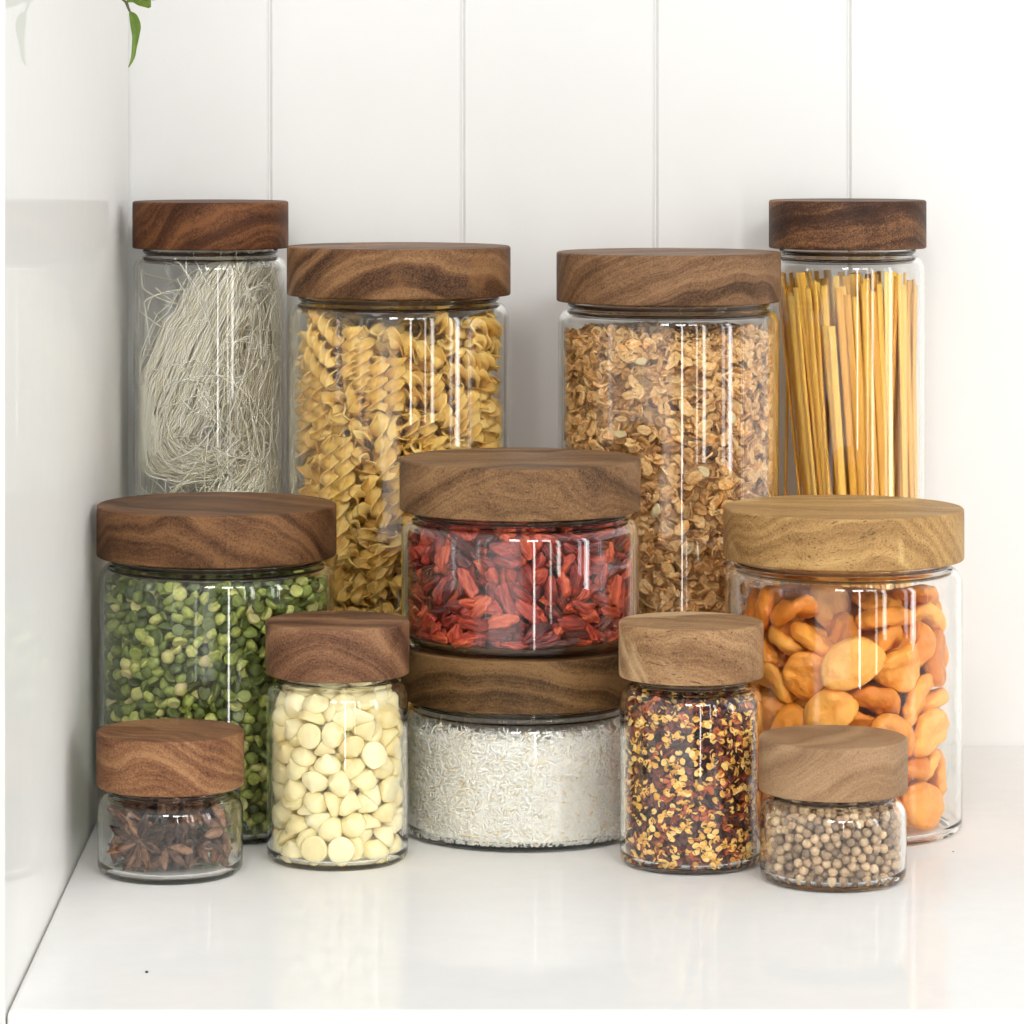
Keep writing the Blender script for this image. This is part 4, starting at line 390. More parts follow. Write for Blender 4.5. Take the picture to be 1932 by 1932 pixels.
ct=link('countertop',bevel_box('countertop',WALLX,1.3,FRONTY,BACKY-.0005,-.03,0,m_stone,.0022,4)); tag(ct,'glossy white stone countertop with a rounded front edge','countertop')
for v in ct.data.vertices:
    if v.co.x<-.14: v.co.x+=(BACKY-v.co.y)*.00506+.0006
pn=link('side_panel',bevel_box('side_panel',-.0195,0,-.520,0,-.2,.62,m_panel,.0016,4))
pn.location=(WALLX,BACKY-.0008,0); pn.rotation_euler=(0,0,math.radians(.29)); tag(pn,'glossy white side panel at the left end reflecting the jars','panel')
jf=link('joint_strip',bevel_box('joint_strip',WALLX-.0005,WALLX+.0045,FRONTY+.004,BACKY-.001,-.02,-.0030,m_dark,.0002,1)); tag(jf,'thin dark joint where the countertop meets the side panel','joint')
# ------------------------------------------------------------------ jars
# name: X, depth, lid radius, base z, lid bottom z, lid top z
JARS={
'noodle':(-.1051,1.6996,.0357,0,.2363,.2578),'fusilli':(-.0184,1.6586,.0500,0,.2168,.2387),
'granola':(.1022,1.6586,.0501,0,.2140,.2361),'linguine':(.1867,1.6996,.0359,0,.2363,.2583),
'pea':(-.0934,1.5526,.0501,0,.1130,.1344),'coconut':(.0336,1.5387,.0498,0,.0561,.0776),
'goji':(.0332,1.5387,.0500,.0778,.1336,.1548),'apricot':(.1681,1.5457,.0499,0,.1126,.1339),
'choc':(-.0409,1.4803,.0287,0,.0744,.0955),'chili':(.0997,1.4729,.0287,0,.0743,.0961),
'anise':(-.1057,1.4542,.0289,0,.0345,.0559),'pepper':(.1526,1.4400,.0288,0,.0350,.0557)}
LAB={
'noodle':'tall narrow jar of white rice noodles beside the left panel','fusilli':'tall wide jar filled with spiral pasta',
'granola':'tall wide jar filled with toasted oat granola','linguine':'tall narrow jar of long flat pasta strands at the right',
'pea':'squat wide jar of green split peas behind the star anise jar','coconut':'low jar of shredded coconut under the jar of red berries',
'goji':'wide jar of dried red berries stacked on the coconut jar','apricot':'wide jar of orange dried apricots with a pale honey lid',
'choc':'small jar of ivory white chocolate chips','chili':'small jar of chilli flakes with yellow seeds',
'anise':'smallest front left jar holding brown star anise','pepper':'smallest front right jar of round pale peppercorns'}
W={ # dark, mid, light, kwargs
'noodle':((.030,.012,.006),(.085,.033,.016),(.20,.085,.036),dict(rot=(0,.5,.1),loc=(.3,.1,.02),ring=34)),
'fusilli':((.040,.020,.012),(.15,.075,.038),(.29,.165,.085),dict(rot=(.2,.5,.5),loc=(.9,.4,.1),ring=42,sap=(.25,.12,.045))),
'granola':((.055,.030,.018),(.155,.085,.048),(.28,.165,.095),dict(rot=(.1,.5,.2),loc=(.15,.6,.9),ring=52,sap=(.36,.21,.085))),
'linguine':((.028,.014,.010),(.07,.034,.022),(.26,.13,.065),dict(rot=(0,.3,.3),loc=(1.3,.2,.5),ring=30,swirl=.6)),
'pea':((.040,.020,.011),(.12,.058,.029),(.22,.115,.055),dict(rot=(.1,-.12,.3),loc=(.2,.9,.31),ring=40)),
'coconut':((.025,.014,.007),(.10,.055,.024),(.19,.11,.050),dict(rot=(0,.1,.1),loc=(2.1,.1,.7),ring=46)),
'goji':((.060,.032,.018),(.17,.095,.050),(.29,.175,.092),dict(rot=(.1,.12,-.2),loc=(.4,1.9,.2),ring=46)),
'apricot':((.19,.11,.050),(.36,.22,.095),(.52,.35,.16),dict(rot=(.2,.05,.15),loc=(1.4,.9,.4),ring=50,pores=.6,sap=(.60,.40,.17))),
'choc':((.060,.028,.018),(.16,.080,.047),(.28,.155,.09),dict(rot=(.1,.06,.1),loc=(.7,.2,1.3),ring=52)),
'chili':((.12,.060,.032),(.25,.145,.080),(.42,.27,.15),dict(rot=(.1,.05,.2),loc=(1.9,.3,.6),ring=52,pores=.65,sap=(.55,.38,.21))),
'anise':((.075,.030,.017),(.19,.090,.048),(.33,.185,.10),dict(rot=(0,-.08,.1),loc=(.5,.5,.5),ring=60)),
'pepper':((.20,.120,.073),(.295,.188,.115),(.39,.265,.17),dict(rot=(.1,.6,.3),loc=(2.5,.7,.2),ring=44,pores=.25))}
INNER={}
def jar(k):
    X,D,R,z0,zb,zt=JARS[k]; small=R<.03
    t=.0017 if small else .0021; Rg=R*.985; Rn=Rg-.0052; zs=zb-.0100
    root=empty('glass_jar',(X,D,z0)); tag(root,LAB[k],'jar','glass storage jars with wooden lids')
    h=zb-z0; hs=zs-z0
    rb=.0042
    outer=[(0,.0009),(Rg-rb-.004,.0008),(Rg-rb-.001,0)]+arc(Rg-rb,rb,rb,rb,-PI/2,0,8)[1:]+[(Rg,.3*hs+.7*rb),(Rg,.7*hs+.3*rb)]
    outer+=arc(Rg-.0052,hs,.0052,.0066,0,PI/2*.93,9)
    outer+=[(Rn-.0003,h-.0031),(Rn-.0003,h-.0027),(Rn+.0003,h-.0023),(Rn+.0009,h-.0018),(Rn+.0011,h-.0012),(Rn+.0008,h-.0006),(Rn+.0001,h-.0002),(Rn,h+.0008),(Rn,h+.010),(Rn-.0004,h+.0107)]
    ri=.0036; zi=.0026
    inner=[(Rn-t+.0004,h+.0107),(Rn-t,h+.010),(Rn-t,h-.0040)]
    inner+=arc(Rg-.0052-t*.2,hs,.0052-t*.8,.0066-t*.9,PI/2*.85,0,9)+[(Rg-t,.7*hs+.3*(zi+ri)),(Rg-t,.3*hs+.7*(zi+ri))]
    inner+=arc(Rg-t-ri,zi+ri,ri,ri,0,-PI/2,7)+[(0,zi)]
    link('glass_body',lathe('glass_body',outer+inner,128,GLASS),root)
    c=.0011; H2=zt-zb; Rc=Rn+.0016
    lp=[(0,H2),(R-c-.0006,H2)]+arc(R-c,H2-c,c,c,PI/2,0,5)+[(R,H2*.5)]+arc(R-c*.8,c*.8,c*.8,c*.8,0,-PI/2,4)+[(Rc,0),(Rc,.0125),(Rn-t-.0006,.0125),(Rn-t-.0006,.0060),(Rn-t-.0016,.0050),(0,.0050)]
    lp=lp[::-1]
    a=W[k]; wm=wood(k+'_lid_wood',*a[:3],**a[3])
    lid=link('lid',lathe('lid',lp,128,wm),root,(0,0,h))
    lid.rotation_euler=(0,0,0)
    INNER[k]=(X,D,Rg-t,z0,zs,zb,Rn-t,z0+.0026)
for k in JARS: jar(k)
# silhouettes (picture fractions) of every jar, for choosing which pieces show
def proj(x,y,z): return (x/y,(z-CAM_H)/y)
SIL={}
for k,(X,D,R,z0,zb,zt) in JARS.items():
    SIL[k]=((X-R)/D,(X+R)/D,(z0-CAM_H)/(D-R),(zt-CAM_H)/(D),D)
def hidden(k,x,y,z):
    u,v=proj(x,y,z)
    if u<-(830/7000)-.002 : return True
    for o,(u0,u1,v0,v1,D) in SIL.items():
        if D<JARS[k][1]-.02 and u0+.0006<u<u1-.0006 and v0<v<v1-.001: return True
        if k=='coconut' and o=='goji' and u0<u<u1 and v0<v<v1: return True
    return False
def fits(k,x,y,z,m=0):
    """x,y,z local to the jar axis and the counter"""
    X,D,Ri,z0,zs,zb,Rn,zi=INNER[k]
    r=math.hypot(x,y)
    if z<zs: return r<Ri-m
    if z<zb-.003: return r<Ri-(Ri-Rn)*(z-zs)/(zb-.003-zs)-m
    if z<zb+.004: return r<Rn-m
    return False
def fill(k,protos,data,mat,name,label,cat,group,restname,restlabel,ext,limit=300,keep_all=False,zoff=0,rad=None,sq=(1,1,1)):
    """protos: per shape index a list of mesh datablocks"""
    X,D,Ri,z0,zs,zb,Rn,zi=INNER[k]
    arr={}
    cand=[]
    for n_,(x,y,z,q,si) in enumerate(data):
        x*=sq[0]; y*=sq[1]; z*=sq[2]
        pl=protos[si]; me=pl[n_%len(pl)]
        if me.name not in arr:
            arr[me.name]=(me.name,*arrays(me))
        V=arr[me.name][1]; M=q.to_matrix()
        Mn=np.array(M); P=V@Mn.T+np.array([x,y,z+zi+zoff])
        r=np.hypot(P[:,0],P[:,1]); rm=r.max()
        if rm>Ri-.0003:
            i=r.argmax(); s=(rm-Ri+.0003); x-=s*P[i,0]/rm; y-=s*P[i,1]/rm
        zmax=P[:,2].max()
        zmin=P[:,2].min()
        dz=max(0,zi+.0001-zmin)
        P=V@Mn.T+np.array([x,y,z+zi+zoff+dz]); r=np.hypot(P[:,0],P[:,1])
        bad=False
        if zmax>zs:
            for p in P[P[:,2]>zs]:
                if not fits(k,p[0],p[1],p[2],.0002): bad=True;break
        if bad:
            ok=False
            for f_,dn in ((.93,0),(.88,.0008),(.8,.001),(.7,.0015),(.6,.002),(.5,.004)):
                P=V@Mn.T+np.array([x*f_,y*f_,z+zi+zoff+dz-dn])
                if all(fits(k,p[0],p[1],p[2],.0002) for p in P[P[:,2]>zs]): x*=f_; y*=f_; dz-=dn; ok=True; break
            if not ok: continue
        T=Matrix.Translation((X+x,D+y,z+zi+zoff+dz))@M.to_4x4()
        back=y+math.sqrt(max(0,Ri*Ri-x*x))          # distance behind the near glass
        hid=hidden(k,X+x,D+y,z+zi+zoff)
        top=max(0,(z+zoff+zi-(zs-.012)))
        cand.append((back+(.2 if hid else 0)-(.5*top),T,me))
    cand.sort(key=lambda c:c[0])
    nind=len(cand) if (keep_all or len(cand)<=limit) else limit
    for s,T,me in cand[:nind]:
        o=bpy.data.objects.new(name,me); COL.objects.link(o); o.matrix_world=T
        tag(o,label,cat,group)
    if len(cand)>nind:
        me=merged(restname,[(arr[me.name],np.array(T)) for s,T,me in cand[nind:]],mat)
        tag(link(restname,me),restlabel,cat,None,'stuff')
def settle(k,r,top,core,n_,m_=34):
    """drop round grains one by one to the lowest of a few trial spots inside the jar"""
    X,D,Ri,z0,zs,zb,Rn,zi=INNER[k]; g=np.random.default_rng(11); Rm=Ri-.0004-r
    P=np.zeros((n_,3)); c=0; miss=0
    while c<n_ and miss<60:
        a=g.uniform(0,2*PI,m_); q=np.sqrt(g.uniform(0,1,m_)*(Rm**2-core**2)+core**2); q[:m_//3]=Rm
        x=q*np.cos(a); y=q*np.sin(a); z=np.full(m_,r)
        if c:
            A=P[max(0,c-2500):c]; d2=(x[:,None]-A[None,:,0])**2+(y[:,None]-A[None,:,1])**2; h=4*r*r-d2
            zz=np.where(h>0,A[None,:,2]+np.sqrt(np.maximum(h,0)),r); z=np.maximum(z,zz.max(1))
        i=z.argmin()
        if z[i]+r>top: miss+=1; continue
        P[c]=(x[i],y[i],z[i]); c+=1
    return [(p[0],p[1],p[2],Quaternion([random.gauss(0,1) for _ in range(4)]).normalized(),0) for p in P[:c]]
def jit(V,amp,sc,seed):
    out=[]
    for v in V:
        n_=noise.noise(Vector((v[0]*sc+seed,v[1]*sc,v[2]*sc)))
        L_=math.sqrt(v[0]**2+v[1]**2+v[2]**2)+1e-9; f=1+n_*amp/L_
        out.append((v[0]*f,v[1]*f,v[2]*f))
    return out
def sphere(n,m,fn):
    """fn(t,p)->point; t polar 0..pi along x axis"""
    V=[fn(0,0)];Fc=[]
    for i in range(1,m):
        for j in range(n): V.append(fn(PI*i/m,2*PI*j/n))
    V.append(fn(PI,0)); e=len(V)-1
    for j in range(n):
        Fc.append((0,1+(j+1)%n,1+j)); Fc.append((e,e-n+j,e-n+(j+1)%n))
    for i in range(m-2):
        for j in range(n):
            a=1+i*n+j;b=1+i*n+(j+1)%n; Fc.append((a,b,b+n,a+n))
    return V,Fc
# ---- fusilli
def fusilli_mesh(seed):
    rs=random.Random(seed); L_=.0285*rs.uniform(.74,1.06); R_=.0046*rs.uniform(.92,1.05); nb=3; turns=1.42*rs.uniform(.86,1.15); th=.0006
    V=[];Fc=[];nt_=30;nr=4; ben=rs.uniform(-.0022,.0022)
    for k_ in range(nb):
        base=len(V)
        for side in (-1,1):
            for i in range(nt_+1):
                t=i/nt_; x=(t-.5)*L_
                for j in range(nr+1):
                    s=j/nr; r=s*R_*(1-.06*math.sin(t*40+k_))
                    a=2*PI*k_/nb+2*PI*turns*t+.35*s*s
                    tx=th*(1-.35*s)*side
                    y=r*math.cos(a)-tx*math.sin(a); z=r*math.sin(a)+tx*math.cos(a)
                    xx=x+.0008*s*s
                    V.append((xx,y+ben*(1-(2*t-1)**2),z))
        st=(nt_+1)*(nr+1)
        for i in range(nt_):
            for j in range(nr):
                a=base+i*(nr+1)+j; Fc.append((a,a+nr+1,a+nr+2,a+1)); a+=st; Fc.append((a,a+1,a+nr+2,a+nr+1))
            a=base+i*(nr+1)+nr; Fc.append((a,a+nr+1,a+nr+1+st,a+st))
        for i in (0,nt_):
            for j in range(nr):
                a=base+i*(nr+1)+j; Fc.append((a,a+1,a+1+st,a+st))
    return mesh('spiral_pasta',V,Fc,True)
M_FUS=food('pasta_dough',[(0,(.66,.40,.085)),(.5,(.80,.53,.15)),(1,(.88,.64,.23))],.42,.00006,1400,.12,(.6,.35,.1))
fp=[fusilli_mesh(s) for s in range(9)]
for m_ in fp: m_.materials.append(M_FUS)
fill('fusilli',[fp],decode(DATA['fusilli']),M_FUS,'spiral_pasta','short golden spiral of dry pasta inside the tall wide left jar','pasta','spiral pasta pieces in the tall left jar','spiral_pasta_filling','spiral pasta deeper inside the tall wide left jar',.026)
# ---- goji
def goji_mesh(seed):
    rs=random.Random(seed); a=.0064*rs.uniform(.75,1.05); b=.0026*rs.uniform(.85,1.15); c=.0022*rs.uniform(.8,1.1); ben=rs.uniform(-.0016,.0016)
    ph=[rs.uniform(0,6) for _ in range(5)]
    def fn(t,p):
        r=math.sin(t)**.85*(1+.20*math.sin(4*p+ph[0]+1.2*math.cos(t))+.15*math.sin(7*p+ph[1]+2*t)+.06*math.sin(11*p+ph[2]-2*t))
        x=a*math.cos(t); u=math.cos(t)
        return (x,b*r*math.cos(p)*(1+.15*u),c*r*math.sin(p)+ben*(1-u*u)*1.2)
    V,Fc=sphere(34,15,fn); V=jit(V,.0010,450,seed*3.1)
    return mesh('dried_berry',V,Fc,True)
M_GOJ=food('dried_berry_skin',[(0,(.07,.008,.007)),(.35,(.22,.020,.013)),(.7,(.42,.045,.022)),(1,(.58,.11,.042))],.36,.0007,900,.04,(.6,.1,.05),stretch=(.35,1,1),vf=.3,vscale=500)
gp=[goji_mesh(s) for s in range(7)]
for m_ in gp: m_.materials.append(M_GOJ)
fill('goji',[gp],decode(DATA['goji']),M_GOJ,'dried_berry','wrinkled dried red berry inside the upper stacked jar','dried berry','dried red berries in the stacked jar','dried_berry_filling','dried red berries deeper inside the upper stacked jar',.0135)
# ---- apricots
def apricot_mesh(seed):
    rs=random.Random(seed); a=.0130*rs.uniform(.80,1.05); b=.0104*rs.uniform(.85,1.05); c=.0041*rs.uniform(.85,1.15); ph=[rs.uniform(0,6) for _ in range(6)]; ben=rs.uniform(-.0045,.0045)
    def fn(t,p):
        # t polar from z axis
        s=math.sin(t); zc=math.cos(t)
        rr=s**.8*(1+.05*math.sin(2*p+ph[0])+.035*math.sin(3*p+ph[1])+.02*math.sin(5*p+ph[5]))
        x=a*rr*math.cos(p); y=b*rr*math.sin(p)
        z=c*math.copysign(abs(zc)**.8,zc)
        z*=1-.42*math.exp(-((x/a)**2+(y/b)**2)*5)*(1 if zc>0 else .4)
        z*=1+.10*math.sin(3*p+ph[2])*s
        if zc>0: z-=.0011*math.exp(-((y-.12*b*math.sin(3*x/a+ph[3]))/(.10*b))**2)*(1-min(1,(x/a)**2))
        z+=ben*((x/a)**2)
        return (x,y,z)
    V,Fc=sphere(44,24,fn); 
    fo=rs.choice((0,0,0,.0018)); V=[(x,y*(1-fo*30),z+fo*abs(y/b)**1.6*1.6) for x,y,z in V]
    V=[(x+.0006*noise.noise(Vector((x,y,z))*180+Vector((seed,0,0))),y,z+.0011*noise.noise(Vector((x*.6,y,z))*300+Vector((seed,3,0)))+.00035*noise.noise(Vector((x,y*.5,z))*700+Vector((seed,5,0)))) for x,y,z in V]
    return mesh('dried_apricot',V,Fc,True)
M_APR=food('dried_apricot_skin',[(0,(.64,.20,.015)),(.5,(.83,.33,.04)),(1,(.92,.46,.09))],.5,.0007,420,.2,(.9,.4,.1),vf=.22,vscale=120)
ap=[apricot_mesh(s) for s in range(8)]
for m_ in ap: m_.materials.append(M_APR)
fill('apricot',[ap],decode(DATA['apricot']),M_APR,'dried_apricot','plump orange dried apricot inside the jar with the pale honey lid','dried apricot','dried apricots in the jar','dried_apricot_filling','dried apricots deeper inside the jar',.027,sq=(.92,.95,1))
# ---- white chocolate chips
def chip_mesh(seed):
    rs=random.Random(seed); lean=rs.uniform(.0,.0010); R_=.0053*rs.uniform(.93,1.05); h=.0072*rs.uniform(.85,1.1); ph=rs.uniform(0,6)
    prof=[(0,-.0026),(.86,-.0026),(.95,-.0024),(1,-.0017),(.985,-.0008),(.90,.0004),(.74,.0015),(.52,.0026),(.33,.0034),(.20,.0041),(.10,.0047),(.0,.0051)]
    V=[];Fc=[];n_=24;rows=[]
    for r,z in prof:
        zz=(z+.0026)*h/.0077-.0026; tt=max(0,z)/.0051; dx=lean*tt*tt
        if r==0: rows.append([len(V)]); V.append((dx*1.3,0,zz))
        else:
            rows.append(list(range(len(V),len(V)+n_)))
            for i in range(n_):
                a=2*PI*i/n_; q=R_*r*(1+.03*math.sin(2*a+ph)+.07*noise.noise(Vector((math.cos(a)*1.5,math.sin(a)*1.5,z*500+seed*9)))); V.append((q*math.cos(a)+dx,q*math.sin(a),zz+.00025*noise.noise(Vector((math.cos(a)*r*2,math.sin(a)*r*2,seed*7)))))
    for A,B in zip(rows,rows[1:]):
        for i in range(n_):
            j=(i+1)%n_
            if len(A)==1: Fc.append((A[0],B[j],B[i]))
            elif len(B)==1: Fc.append((A[i],A[j],B[0]))
            else: Fc.append((A[i],A[j],B[j],B[i]))
    return mesh('chocolate_chip',V,Fc,True)
M_CHO=food('white_chocolate',[(0,(.80,.68,.36)),(.5,(.87,.77,.45)),(1,(.91,.83,.55))],.38,.0002,420,.25,(.9,.7,.35),vf=.15)
cp=[chip_mesh(s) for s in range(11)]
for m_ in cp: m_.materials.append(M_CHO)
fill('choc',[cp],decode(DATA['choc']),M_CHO,'chocolate_chip','ivory white chocolate chip inside the small front jar','chocolate chip','white chocolate chips in the jar','chocolate_chip_filling','white chocolate chips deeper inside the jar',.011)
# ---- star anise
def pod(rs,L_,V,Fc,rot,open_=.5):
    """boat shaped pod pointing along +x from the centre"""
    base=len(V); n1=14;n2=20
    for i in range(n1+1):
        t=i/n1; x=.0007+L_*t
        w=.0021*(math.sin(PI*min(1,t*.93+.05))**.75)*(1-.25*t); d=.0044*(math.sin(PI*min(1,t*.85+.1))**.8)
        for j in range(n2+1):
            half=n2//2
            if j<=half: ang=(-.80+1.60*j/half)*PI; f_=1
            else: ang=(.80-1.60*(j-half)/(n2-half))*PI; f_=.66
            yy=w*math.sin(ang)*f_*(1.1 if abs(ang)>PI*.5 else 1)
            zz=-d*math.cos(ang)*.5*f_+(d*.12 if f_<1 else 0)+t*t*.0026
            V.append(rot@Vector((x,yy,zz)))
        # inner lip
    for i in range(n1):
        for j in range(n2):
            a=base+i*(n2+1)+j; Fc.append((a,a+1,a+n2+2,a+n2+1))
def star_mesh(seed,full=True):
    rs=random.Random(seed); V=[];Fc=[]
    if full:
        for k_ in range(8):
            if rs.random()<.12: continue
            L_=.0116*rs.uniform(.8,1.08)
            rot=Matrix.Rotation(2*PI*k_/8+rs.uniform(-.1,.1),3,'Z')@Matrix.Rotation(rs.uniform(-.28,.12),3,'Y')@Matrix.Rotation(rs.uniform(-.2,.2),3,'X')
            pod(rs,L_,V,Fc,rot)
        b=len(V); cv,cf=sphere(10,6,lambda t,p:(.0016*math.sin(t)*math.cos(p),.0016*math.sin(t)*math.sin(p),.0022*math.cos(t)))
        V+=[Vector(v) for v in cv]; Fc+=[tuple(i+b for i in f) for f in cf]
    else:
        for k_ in range(rs.choice((2,3,3,4))):
            L_=.0118*rs.uniform(.8,1.1)
            rot=Matrix.Rotation(2*PI*k_/8+rs.uniform(-.1,.1),3,'Z')@Matrix.Rotation(rs.uniform(-.25,.1),3,'Y')@Matrix.Rotation(rs.uniform(-.2,.2),3,'X')
            pod(rs,L_,V,Fc,rot)
        V=[v-Vector((.005,.003,0)) for v in V]
    V=[v+Vector((noise.noise(v*700+Vector((seed,0,0))),noise.noise(v*700+Vector((seed,7,0))),noise.noise(v*700+Vector((seed,0,9)))))*.0006 for v in V]
    me=mesh('star_anise' if full else 'anise_pod',V,Fc,True)
    return me
M_ANI=food('anise_bark',[(0,(.055,.025,.017)),(.5,(.13,.062,.038)),(1,(.30,.155,.085))],.62,.0005,900,0,vf=.45,vscale=420)
fa=[star_mesh(s) for s in range(4)]; pa=[star_mesh(s+20,False) for s in range(6)]
for m_ in fa+pa: m_.materials.append(M_ANI)
fill('anise',[fa,pa],decode(DATA['anise'],7),M_ANI,'star_anise','rough brown piece of star anise inside the smallest left jar','star anise','star anise pieces in the jar','star_anise_filling','star anise',.02,sq=(.9,.9,1.12))
sm=star_mesh(51); sm.materials.append(M_ANI)
so=link('star_anise',sm,None,(-.1057-.0105,1.4542-.0205,.0165)); so.rotation_euler=(math.radians(82),.35,math.radians(-24))
tag(so,'whole eight pointed star anise facing out against the glass of the smallest left jar','star anise','star anise pieces in the jar')
# ---- peppercorns
def pepper_mesh(seed):
    def fn(t,p):
        v=Vector((math.cos(t),math.sin(t)*math.cos(p),math.sin(t)*math.sin(p)))
        return tuple(v*(.00183*(1+.10*noise.noise(v*2.2+Vector((seed*5,0,0)))+.05*noise.noise(v*6+Vector((seed,2,0))))))
    V,Fc=sphere(18,11,fn); return mesh('peppercorn',V,Fc,True)
M_PEP=food('peppercorn_skin',[(0,(.18,.115,.07)),(.45,(.42,.28,.165)),(.8,(.60,.42,.25)),(1,(.72,.54,.34))],.6,.00035,1500,.05,vf=.12,vscale=900)
pp=[pepper_mesh(s) for s in range(6)]
for m_ in pp: m_.materials.append(M_PEP)
fill('pepper',[pp],settle('pepper',.00180,.0325,.012,1900),M_PEP,'peppercorn','round pale beige peppercorn inside the smallest right jar','peppercorn','pale peppercorns in the jar','peppercorn_filling','pale peppercorns deeper inside the smallest right jar',.0037)
# ---- split peas
def pea_mesh(seed):
    rs=random.Random(seed); R_=.0030*rs.uniform(.9,1.07)
    pr=[(0,-.00078),(.6,-.00086),(.86,-.0010),(.97,-.0008),(1,-.0003),(.94,.0005),(.80,.00115),(.58,.0017),(.3,.00202),(0,.0021)]
    V=[];Fc=[];rows=[];n_=18
    for r,z in pr:
        if r==0: rows.append([len(V)]); V.append((0,0,z))
        else:
            rows.append(list(range(len(V),len(V)+n_)))
            for i in range(n_):
                a=2*PI*i/n_; V.append((R_*r*math.cos(a),R_*r*math.sin(a)*.96,z))
    for A,B in zip(rows,rows[1:]):
        for i in range(n_):
            j=(i+1)%n_
            if len(A)==1: Fc.append((A[0],B[j],B[i]))
            elif len(B)==1: Fc.append((A[i],A[j],B[0]))
            else: Fc.append((A[i],A[j],B[j],B[i]))
    V=[tuple(Vector(v)*(1+.06*noise.noise(Vector(v)*500+Vector((seed,0,0))))) for v in V]
    return mesh('split_pea',V,Fc,True)
M_PEA=food('split_pea_flesh',[(0,(.045,.068,.016)),(.35,(.125,.165,.030)),(.7,(.29,.335,.068)),(.93,(.54,.55,.17)),(1,(.58,.46,.26))],.45,.0002,1200,.08,(.3,.4,.08),vf=.12,vscale=700)
sp=[pea_mesh(s) for s in range(6)]
for m_ in sp: m_.materials.append(M_PEA)
fill('pea',[sp],settle('pea',.00222,.1040,.036,5200),M_PEA,'split_pea','green split pea inside the squat wide left jar','split pea','green split peas in the jar','split_pea_filling','green split peas deeper inside the squat wide left jar',.006)
# ------------------------------------------------------------------ shell packed fillings (flakes, shreds)
def rquat(): return Quaternion([random.gauss(0,1) for _ in range(4)]).normalized()
def scatter(k,n_,depth,top,protos,weights,tangent=.5,margin=.0004,mound=0,zlo=None,order=None):
    """pieces laid in the outer layer of the filling and over its top; returns (matrix, proto index, depth behind glass)"""
    X,D,Ri,z0,zs,zb,Rn,zi=INNER[k]; out=[]; zlo=zi if zlo is None else zlo
    tries=0
    ext=[max(v.co.length for v in p.vertices) for p in protos]
    A=[arrays(p)[0] for p in protos]
    while len(out)<n_ and tries<n_*6:
        tries+=1
        pi=random.choices(range(len(protos)),weights)[0]
        if random.random()<.22:
            r=Ri*math.sqrt(random.random()); th=random.uniform(0,2*PI); tl=top+mound*math.cos(r/Ri*PI/2)+.0015*math.sin(th*2+1); z=tl-random.random()*.006
        else:
            r=Ri-depth*random.random()**1.3; th=random.uniform(0,2*PI); z=random.uniform(zlo,top)
        x,y=r*math.cos(th),r*math.sin(th)
        q=rquat()
        if random.random()<tangent and z<top-.004:   # lie flat against the glass
            q=Quaternion((0,0,1),th)@Quaternion((0,1,0),PI/2+random.gauss(0,.35))@Quaternion((0,0,1),random.uniform(0,2*PI))@Quaternion((1,0,0),random.gauss(0,.25))
        Mx=np.array(q.to_matrix()); P=A[pi]@Mx.T+np.array([x,y,z])
        rr=np.hypot(P[:,0],P[:,1]); i=rr.argmax()
        if rr[i]>Ri-margin:
            s=rr[i]-Ri+margin; x-=s*P[i,0]/rr[i]; y-=s*P[i,1]/rr[i]
        zmin=P[:,2].min()
        if zmin<zi+.0001: z+=zi+.0001-zmin
        zmax=P[:,2].max()+max(0,zi-zmin)
        if zmax>zs-.001:
            P=A[pi]@Mx.T+np.array([x,y,z])
            if not all(fits(k,p[0],p[1],p[2],.0003) for p in P): continue
        T=Matrix.Translation((X+x,D+y,z))@q.to_matrix().to_4x4()
        out.append((T,pi,y+math.sqrt(max(0,Ri*Ri-x*x))+(.2 if hidden(k,X+x,D+y,z) else 0)))
    return out
def core_item(k,r,top,amp,seed):  # solid core added inside the filling to block light between the pieces
    X,D,Ri,z0,zs,zb,Rn,zi=INNER[k]; V=[];Fc=[]; n1=40;n2=24
    for i in range(n2+1):
        z=zi+.0006+(top-zi-.0006)*i/n2
        for j in range(n1):
            a=2*PI*j/n1; rr=r*(1 if i<n2 else .8)+amp*noise.noise(Vector((math.cos(a)*9,math.sin(a)*9,z*300+seed)))
            V.append((X+rr*math.cos(a),D+rr*math.sin(a),z+amp*noise.noise(Vector((a*4,z*90,seed)))*(1 if i else 0)))
    for i in range(n2):
        for j in range(n1): Fc.append((i*n1+j,i*n1+(j+1)%n1,(i+1)*n1+(j+1)%n1,(i+1)*n1+j))
    c=len(V); V.append((X,D,top+amp)); Fc+=[(c,n2*n1+j,n2*n1+(j+1)%n1) for j in range(n1)]
    return ('core'+k,np.array(V),Fc)
I4=np.eye(4)
def pack(k,items,protos,mat,name,label,cat,group,restname,restlabel,core,limit=300,extra=None):
    items=sorted(items,key=lambda c:c[2]); arr=[(p.name,*arrays(p)) for p in protos]
    for T,pi,_ in items[:limit]:
        o=bpy.data.objects.new(name[pi] if isinstance(name,list) else name,protos[pi]); COL.objects.link(o); o.matrix_world=T
        tag(o,label[pi] if isinstance(label,list) else label,cat,group)
    me=merged(restname,[(arr[pi],np.array(T)) for T,pi,_ in items[limit:]]+([(core,I4)] if core else []),mat)
    tag(link(restname,me),restlabel,cat,None,'stuff')
